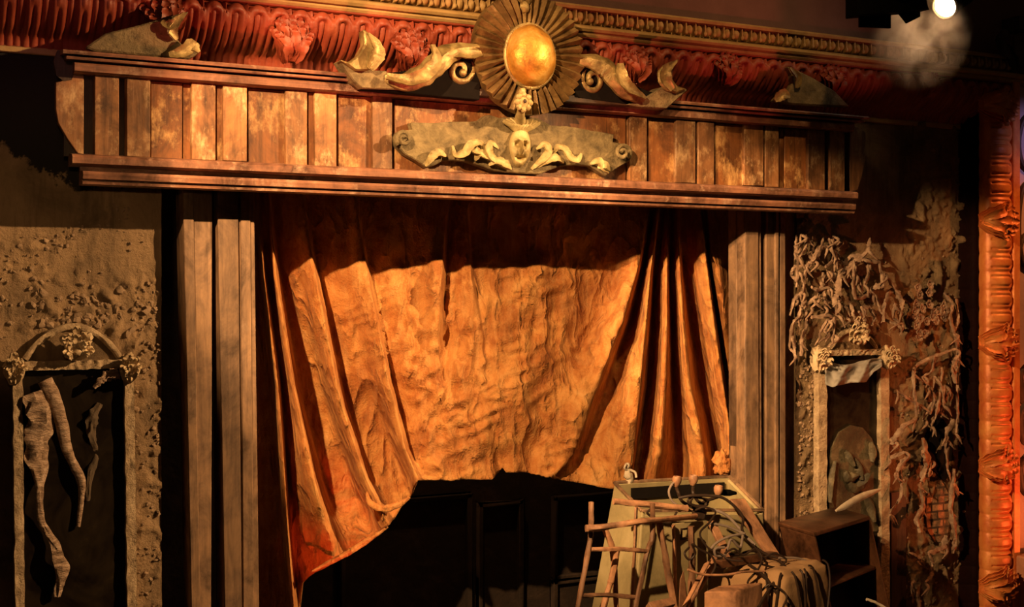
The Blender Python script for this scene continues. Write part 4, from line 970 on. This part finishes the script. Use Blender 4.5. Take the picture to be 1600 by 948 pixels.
# V of planks
quad_plank('plank', [(1141, 779, -1.3), (1164, 778, -1.3), (1221, 869, -1.55), (1203, 871, -1.55)], .035, 'stick', 'broad plank sloping from the crate down to the cloth bundle', 'plank')
quad_plank('plank', [(1127, 876, -1.72), (1216, 862, -1.6), (1220, 872, -1.6), (1131, 888, -1.72)], .09, 'cabinet', 'dark red brown plank lying on top of the cloth bundle', 'plank')
quad_plank('plank', [(1107, 814, -1.5), (1118, 812, -1.5), (1150, 878, -1.62), (1138, 882, -1.62)], .03, 'stick', 'narrow plank sloping from the panel to the bundle', 'plank')
quad_plank('plank', [(1100, 880, -1.66), (1112, 872, -1.66), (1078, 935, -1.8), (1066, 946, -1.8)], .03, 'stick', 'short broken plank slanting down left of the bundle', 'plank')
quad_plank('plank', [(1062, 905, -1.7), (1068, 890, -1.7), (1075, 948, -1.75), (1060, 955, -1.75)], .03, 'stick', 'pale splintered plank standing behind the leaning sticks', 'plank')
# cloth bundle: a box under a cloth
bc = [U(1112, 893, -1.85), U(1262, 890, -1.6), U(1236, 853, -1.15), U(1138, 860, -1.35)]
zt_ = sum(p.z for p in bc) / 4
cx_ = sum((p.x for p in bc)) / 4; cy_ = sum((p.y for p in bc)) / 4
def bundle(u, v):
    a = u * 2 * PI
    ca, sa = math.cos(a), math.sin(a)
    k = (abs(ca) ** 14 + abs(sa) ** 14) ** (-1 / 14)
    hx, hy = .35, .27
    if v < .45:
        r = v / .45; z = zt_ + .03 * (1 - r) + .02 * nz(ca * r * 3, sa * r * 3, 1); s = r * .97
        z -= .035 * sst(.8, 1, r)
    else:
        t_ = (v - .45) / .55; z = lerp(zt_ - .035, 0, t_); s = .97 + .06 * sst(0, .1, t_) + .06 * t_ * math.sin(a * 9 + 2 * nz(a, t_ * 3)) + .05 * t_
    x = ca * k * hx * s; y = sa * k * hy * s
    R_ = .38
    x2 = x * math.cos(R_) - y * math.sin(R_); y2 = x * math.sin(R_) + y * math.cos(R_)
    return V((cx_ + x2, cy_ + y2 - .17, max(0, z) + .015 * nz(x * 8, y * 8, v * 5)))
bd = thing('bundle', 'square bundle wrapped in tan cloth and cord under the cables', 'bundle', (cx_, cy_, 0))
build('cloth_wrap', MB().grid(bundle, 120, 60), M['cloth_tan'], bd, angle=180)
m = MB()
for u0, u1 in ((.56, .68), (.62, .53), (.66, .78), (.74, .62), (.77, .89), (.88, .76), (.71, .72)):
    pts = [bundle(lerp(u0, u1, i / 14), lerp(.4, 1, i / 14)) for i in range(15)]
    c0 = V((cx_, cy_ - .17, 0)); pts = [p + (V((p.x, p.y, 0)) - c0).normalized() * .022 + V((0, 0, .012)) for p in pts]
    m.tube(cr(pts, 2), .008, 6)
build('cord', m, M['cable'], bd)
q = [U(1100, 924, -2.05), U(1122, 920, -1.95), U(1192, 942, -2.0), U(1150, 952, -2.15)]
zq = max(p.z for p in q)
solo('block', MB().hexa([V((p.x, p.y, 0)) for p in q] + [V((p.x, p.y, zq)) for p in q]), M['stick'], 'pale wooden block with a flat top in front of the bundle', 'block', bevel=.008)
quad_plank('plank', [(1013, 940, -1.95), (1050, 932, -1.9), (1056, 944, -1.95), (1020, 952, -2)], .05, 'stick', 'short offcut lying at the foot of the grey brown pole', 'plank')

# dark cabinet, tilted
FL = U(1271, 832, -1.3); FR = U(1359, 806, -.62); BL = U(1215, 815, -.9)
zc2 = (FL.z + FR.z + BL.z) / 3
for p in (FL, FR, BL): p.z = zc2
ax = (FR - FL); ay = (BL - FL)
dn = V((.24, 0, -1)).normalized()
axn = ax.normalized(); tilt = axn.dot(dn)
dn = V((.2, -.1, -1)).normalized()
H = zc2 / abs(dn.z)
FL = U(1271, 832, -1.3); FR = U(1359, 806, -.62); BL = U(1215, 815, -.9); ax = FR - FL; ay = BL - FL
ayn = ay.normalized(); axn = ax.normalized()
cab = thing('cabinet', 'dark open fronted cabinet with one shelf tilted beside the bundle', 'cabinet', FL + ax / 2 + ay / 2 + dn * H)
H = min(H, (min(FL.z, FR.z, BL.z) - .0) / abs(dn.z))
def cbox(o0, u, v, w, name, mat='cabinet', par=None):
    p = [o0, o0 + u, o0 + u + v, o0 + v]
    return build(name, MB().hexa([q + w for q in p] + p), M[mat], par or cab, .004)
T = .035
cbox(FL, ax, ay, dn * T, 'top_panel')
cbox(FL + dn * T, axn * T, ay, dn * (H - T), 'side_panel'); cbox(FR + dn * T - axn * T, axn * T, ay, dn * (H - T), 'side_panel')
cbox(FL + dn * T + ay - ayn * .02, ax, ayn * .02, dn * (H - T), 'back_panel', 'dark_wood')
for h_ in (.47, .95, 1.4): cbox(FL + dn * h_ + axn * T + ayn * .05, ax - axn * 2 * T, ay - ayn * .08, dn * .025, 'shelf')

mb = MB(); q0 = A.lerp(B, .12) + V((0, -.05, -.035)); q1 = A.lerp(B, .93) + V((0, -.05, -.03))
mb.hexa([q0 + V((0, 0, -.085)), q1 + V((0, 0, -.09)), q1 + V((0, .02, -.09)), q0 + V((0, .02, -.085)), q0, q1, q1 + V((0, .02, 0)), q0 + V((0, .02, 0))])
build('shade_strip', mb, M['void'], cr_)  # added dark strip painting the shade on the crate's inner back wall
# figurine on the crate rim
t = thing('figurine', 'tiny pale figurine standing on the crate rim by the curtain', 'figurine', U(982, 757, -.55))
c = U(982, 757, -.55); m = MB()
m.tube(cr([c, c + V((.01, 0, .05)), c + V((-.01, 0, .09)), c + V((.005, 0, .13))], 5), [.022, .024, .028, .03, .03, .03, .032, .034, .036, .036, .034, .03, .026, .022, .018, .014][:16], 10, 1, .3)
build('body', m, M['pale'], t)
build('head', MB().ell(c + V((-.012, -.005, .155)), (.022, .022, .026), None, .1), M['pale'], t)
build('arm', MB().tube(cr([c + V((.01, -.01, .12)), c + V((.045, -.03, .10)), c + V((.05, -.04, .06))], 5), .01, 8), M['pale'], t)
build('arm', MB().tube(cr([c + V((-.02, -.01, .12)), c + V((-.05, -.02, .14)), c + V((-.04, -.03, .175))], 5), .009, 8), M['pale'], t)

# candelabrum lying on the crate
def d5(pts): return [(1060 + x * .2406, 720 + y * .2406) for x, y in pts]
can = thing('candelabrum', 'broken candelabrum with pale cups on curved arms lying over the crate', 'candelabrum', U(1085, 800, -1.2))
YK = -1.15
for (x, y), pts in (((1057, 756), [(1060, 770), (1066, 783), (1082, 792), (1095, 800)]), ((1083, 754), [(1083, 770), (1090, 782), (1100, 790), (1095, 800)]), ((1122, 770), [(1116, 778), (1100, 784), (1090, 795), (1095, 800)])):
    build('arm', MB().tube(cr(px3([(x, y + 6, YK)] + [(a, c_, YK - .04) for a, c_ in pts]), 6), .013, 8), M['cable'], can)
    c = U(x, y, YK)
    build('cup', MB().lathe([(.0, -.03), (.018, -.03), (.022, -.02), (.034, 0), (.038, .03), (.03, .05), (.024, .05), (.02, .03), (0, .02)], c + V((0, 0, .01)), (.1, -.1, 1), 14), M['stick'], can)
build('hub', MB().ell(U(1092, 801, YK - .05), (.06, .05, .05), None, .4), M['cable'], can)
solo('plug', MB().lathe([(0, 0), (.022, 0), (.026, .02), (.026, .07), (.018, .1), (.012, .13), (0, .13)], U(1128, 769, -1.1), (1, -.1, -.1), 12), M['black'], 'black rubber plug lying over the right edge of the crate', 'plug')
# cables
def cable(label, pts, r=.009, mat='cable', Y=(-1.3, -1.5), conv=d5):
    p = conv(pts); n = len(p)
    solo('cable', MB().tube(cr([U(x, y, lerp(Y[0], Y[1], i / (n - 1))) for i, (x, y) in enumerate(p)], 8), r, 8), M[mat], label, 'cable', 'cables strewn over the prop pile')
cable('dark cable arching from the crate over the sloping plank to the bundle', [(0, 240), (90, 225), (200, 225), (290, 240), (370, 300), (420, 370), (415, 450), (480, 540), (560, 600), (640, 628)], .011, Y=(-1.25, -1.72))
cable('grey cable bowing from the crate front to the sloping plank', [(215, 310), (310, 350), (390, 430), (430, 480), (500, 545)], .011, 'cable_grey', (-1.35, -1.66))
cable('grey cable running flat across the dark opening below the crate', [(200, 405), (300, 420), (400, 460), (430, 475)], .01, 'cable_grey', (-1.5, -1.64))
cable('grey cable curling from the plank left toward the panel', [(430, 470), (330, 490), (250, 530), (210, 570)], .01, 'cable_grey', (-1.64, -1.6))
cable('small coiled loop of grey cable at the left of the bundle top', [(300, 560), (240, 570), (245, 615), (300, 610), (322, 560), (345, 510), (400, 560), (420, 480)], .01, 'cable_grey', (-1.7, -1.66))
cable('thin dark cable looping out past the right side of the bundle', [(650, 630), (760, 630), (850, 660), (900, 740), (940, 830), (945, 880), (935, 905)], .009, 'cable_grey', (-1.72, -1.75))
cable('dark cable lying along the bundle top behind the red brown plank', [(330, 600), (390, 610), (440, 590), (500, 585), (560, 600)], .01, 'cable', (-1.62, -1.6))
cable('pale cable drooping from the upright pole to the bundle', [(60, 705), (150, 735), (260, 740), (340, 735), (420, 720), (560, 715)], .009, 'stick', (-1.8, -1.9))
cable('dark cable slanting down right across the bundle front from its middle', [(455, 670), (560, 750), (640, 860), (730, 950)], .012, 'cable', (-1.85, -2.05))
cable('dark cable hanging down the right part of the bundle front', [(650, 640), (720, 720), (780, 850), (825, 950)], .012, 'cable', (-1.78, -1.9))
cable('dark cable slanting down left across the bundle front', [(740, 720), (640, 770), (560, 880), (520, 950)], .012, 'cable', (-1.85, -2.1))
cable('dark cable twisting from the candelabrum down to the ladder pole', [(-10, 330), (-60, 400), (-140, 380), (-200, 340), (-180, 310)], .009, 'cable', (-1.3, -1.35))
cable('tight coil of dark cable around the candelabrum hub', [(130 + 60 * math.cos(i * .7) * (1 + .2 * math.sin(i)), 265 + 32 * math.sin(i * .7) * (1 + .25 * math.cos(i * 1.3))) for i in range(26)], .008, 'cable', (-1.24, -1.3))
cable('pale loop of cable rising left of the candelabrum cups', [(60, 290), (20, 300), (-40, 260), (-62, 200), (-40, 150), (-10, 130)], .009, 'cable_grey', (-1.22, -1.15))
cable('long dark wire wound from the candelabrum hub down to the red brown plank', [(110, 320), (170, 300), (240, 330), (200, 400), (140, 470), (190, 560), (270, 600), (330, 640), (420, 650)], .008, 'cable', (-1.4, -1.8))
cable('dark wire zigzagging over the top of the bundle', [(300, 600), (360, 570), (420, 610), (500, 570), (540, 630), (620, 600), (700, 640), (640, 690), (540, 670)], .008, 'cable', (-1.72, -1.82))
cable('dark wire looping from the sloping plank down the bundle front', [(480, 540), (540, 620), (520, 700), (450, 790), (520, 850), (600, 800), (700, 870), (680, 950)], .008, 'cable', (-1.75, -2.1))
cable('dark wire hooked around the upright pole and the panel', [(70, 560), (40, 600), (70, 640), (110, 600), (90, 540), (150, 580), (210, 610), (240, 680), (200, 760)], .008, 'cable', (-1.66, -1.8))
# sliver of pale stick at the foot of the cabinet
stick('short white stick poking out at the foot of the cabinet', [(1354, 936, -1.2), (1368, 941, -1.22), (1384, 950, -1.25)], .012, mat='pale')
# crumpled end of the curtain tied against the right pilaster
b = MB()
def knot(u, v):
    a = u * 2 * PI; ph = v * PI
    d = V((math.sin(ph) * math.cos(a), math.sin(ph) * math.sin(a), math.cos(ph)))
    k = 1 + .7 * nz(d.x * 2.2, d.y * 2.2, d.z * 2.2 + 4)
    return U(1128, 722, .12) + V((d.x * .085 * k, d.y * .06 * k, d.z * .1 * k))
b.grid(knot, 28, 18)
solo('rag_knot', b, M['velvet'], 'small knot of crumpled orange cloth against the right stepped pilaster', 'cloth', angle=180)

# ------------------------------------------------------------------ stage lights
def stage_light():
    t = thing('stage_light', 'black stage lamp with open barn doors, seen in silhouette at the top', 'stage light', U(1390, -10, -1.6), 'stage lamps hung at the top right')
    c = U(1385, -30, -1.6)
    ax_ = V((.15, .9, -.35)).normalized()
    build('housing', MB().lathe([(.0, -.22), (.16, -.22), (.185, -.18), (.185, .12), (.2, .13), (.2, .16), (.0, .16)], c + V((0, 0, .06)), ax_, 24), M['black'], t)
    build('frame', MB().slabpx([(1341, -40), (1341, 24), (1452, 15), (1440, -40)], -1.7, -1.55), M['black'], t, .006)
    build('barn_door', MB().slabpx([(1344, 10), (1344, 42), (1392, 44), (1392, 20), (1402, 16), (1402, 5)], -1.6, -1.58), M['black'], t)
    build('barn_door', MB().slabpx([(1398, 10), (1402, 16), (1418, 36), (1438, 26), (1438, 10)], -1.66, -1.64), M['black'], t)
    build('barn_door', MB().slabpx([(1425, -20), (1445, -2), (1452, 15), (1432, 15)], -1.69, -1.67), M['black'], t)
    build('yoke', MB().tube(cr([U(1345, -10, -1.6), U(1345, -70, -1.6), U(1390, -110, -1.6), U(1440, -70, -1.6), U(1440, -10, -1.6)], 6), .018, 8), M['black'], t)
stage_light()
lc = U(1476, 10, -1.0)
t = thing('stage_light', 'lit stage lamp with glowing lens at the top right of the set', 'stage light', lc, 'stage lamps hung at the top right')
tocam = (CAM - lc).normalized()
ax_ = (tocam + V((-.75, .3, -.55))).normalized()
build('housing', MB().lathe([(.0, -.45), (.08, -.44), (.105, -.38), (.105, -.05), (.12, -.04), (.12, .0), (.112, .0), (.104, -.02), (0, -.03)], lc, ax_, 28), M['black'], t)
build('lens', MB().lathe([(.0, .03), (.04, .026), (.075, .012), (.1, -.012), (0, -.015)], lc, ax_, 28), M['lamp'], t)
build('lens_ring', MB().tube([lc + (ax_.orthogonal().normalized() * math.cos(a) + ax_.cross(ax_.orthogonal().normalized()) * math.sin(a)) * .112 for a in [2 * PI * i / 32 for i in range(33)]], .009, 8), M['cornice_gold'], t)
# haze drifting in the lamp's beam
hz = U(1425, 78, -1.6)
b = MB(); d_ = (hz - lc).normalized(); Lh = (hz - lc).length + .5
b.lathe([(.0, .03), (.1, .05), (.2, .25), (.36, .55), (.46, Lh - .2), (.44, Lh + .1), (.2, Lh + .3), (0, Lh + .32)], lc, d_, 20)
hm = bpy.data.materials.new('lamp_haze'); hm.use_nodes = True; nt = hm.node_tree; nt.nodes.remove(nt.nodes['Principled BSDF'])
vs = N(nt, 'ShaderNodeVolumeScatter'); vs.inputs['Color'].default_value = (1, .86, .7, 1); vs.inputs['Anisotropy'].default_value = .2
n_ = nnoise(nt, coords(nt, (1, 1, 1)), 4.5, 4, .55, .8)
mr = N(nt, 'ShaderNodeMapRange'); mr.inputs[1].default_value = .43; mr.inputs[2].default_value = .62; mr.inputs[3].default_value = 0; mr.inputs[4].default_value = 2.6
nt.links.new(n_, mr.inputs[0]); gp = N(nt, 'ShaderNodeNewGeometry'); dn_ = N(nt, 'ShaderNodeVectorMath'); dn_.operation = 'DISTANCE'; dn_.inputs[1].default_value = lc + (hz - lc) * .72
nt.links.new(gp.outputs['Position'], dn_.inputs[0]); m2 = N(nt, 'ShaderNodeMapRange'); m2.inputs[1].default_value = .08; m2.inputs[2].default_value = .46; m2.inputs[3].default_value = 1; m2.inputs[4].default_value = 0
nt.links.new(dn_.outputs['Value'], m2.inputs[0]); mm = N(nt, 'ShaderNodeMath'); mm.operation = 'MULTIPLY'; nt.links.new(mr.outputs[0], mm.inputs[0]); nt.links.new(m2.outputs[0], mm.inputs[1])
nt.links.new(mm.outputs[0], vs.inputs['Density']); nt.links.new(vs.outputs[0], nt.nodes['Material Output'].inputs['Volume'])
hob = solo('haze', b, hm, 'thin smoke drifting in the beam below the lit stage lamp', 'smoke'); hob['kind'] = 'stuff'

# ------------------------------------------------------------------ lights
def spot(name, loc, target, power, color, angle, blend=.5, size=.06):
    l = bpy.data.lights.new(name, 'SPOT'); o = bpy.data.objects.new(name, l); COL.objects.link(o)
    l.energy = power; l.color = color; l.spot_size = math.radians(angle); l.spot_blend = blend; l.shadow_soft_size = size
    o.location = loc; o.rotation_euler = (V(target) - V(loc)).to_track_quat('-Z', 'Y').to_euler(); return o
WARM = (1, .57, .24)
zl_ = ZC + 3.55
spot('key_left', (-5.9, -6, zl_), V((.1, .3, 3.5)), 5500, WARM, 31, .35)
spot('key_side', (-4.6, -3.6, 5.75), V((3.9, 0, 2.7)), 4300, WARM, 25, .4)
spot('key_low', (-5.7, -6, zl_ - .3), U(1120, 880, -1.4), 4800, WARM, 15, .7)
spot('fill_left', (-4.4, -6, 4.4), V((-3.6, 0, 4.1)), 170, WARM, 24, .9)
spot('key_right', (5.0, -6, zl_), U(40, 690, 0), 6200, WARM, 35, .6)
POOL = (1, .5, .2)
spot('pelmet_pool', (-2.2, -5.0, zl_ - .2), U(450, 190, -.45), 260, POOL, 12, .9)
spot('pelmet_pool', (-.6, -5.0, zl_ - .2), U(590, 190, -.45), 200, POOL, 12, .9)
spot('pelmet_pool', (.4, -5.0, zl_ + .6), U(830, 110, -.5), 120, (1, .62, .3), 14, .9)
spot('pelmet_pool', (1.8, -5.0, zl_ - .2), U(1070, 220, -.45), 250, POOL, 12, .9)
RED = (1, .13, .09)
for x_, px_, pw in ((-2.8, 330, 260), (-1.5, 520, 420), (-.4, 680, 420), (1.0, 930, 330), (2.2, 1130, 300), (3.4, 1330, 120)):
    spot('red_uplight', (x_, -4.2, 2.1), U(px_, 10, -.28), pw, RED, 15, .6)
spot('orange_uplight', (7.3, -2.2, .6), U(1556, 720, -.3), 420, (1, .17, .04), 44, .9)
spot('orange_wash', (6.6, -2.3, 6.8), U(1556, 520, -.3), 520, (1, .3, .07), 40, .9)
spot('hem_uplight', (-2.2, -2.5, .4), U(530, 870, .3), 320, (1, .1, .03), 16, .9)
spot('lilac_wash', (6.0, -5, 6.0), U(1605, 230, -.3), 260, (.75, .5, 1), 12, .9)
spot('cornice_wash', (1.0, -4, 8.4), U(1020, 40, -.3), 330, (1, .55, .2), 62, .9)
spot('mauve_wash', (-4.5, -5, 5.9), U(30, 10, -.2), 90, (1, .35, .35), 24, .9)
spot('haze_lamp', lc + ax_ * .05, hz, 75, (1, .55, .26), 50, .4, .05)
spot('backdrop_fill', (0, .95, 5.2), V((.2, 1.95, 1.6)), 130, (1, .5, .2), 120, .9)  # added unseen spot, lifts the dark back wall
w = bpy.data.worlds.new('world'); scn.world = w; w.use_nodes = True
w.node_tree.nodes['Background'].inputs['Color'].default_value = (.9, .45, .22, 1); w.node_tree.nodes['Background'].inputs['Strength'].default_value = .017

scn.view_settings.view_transform = 'Standard'; scn.view_settings.look = 'None'; scn.view_settings.gamma = 1; scn.view_settings.use_curve_mapping = False
scn.view_settings.exposure = 0
for o in bpy.data.objects:
    if '_w' in o.keys(): del o['_w']
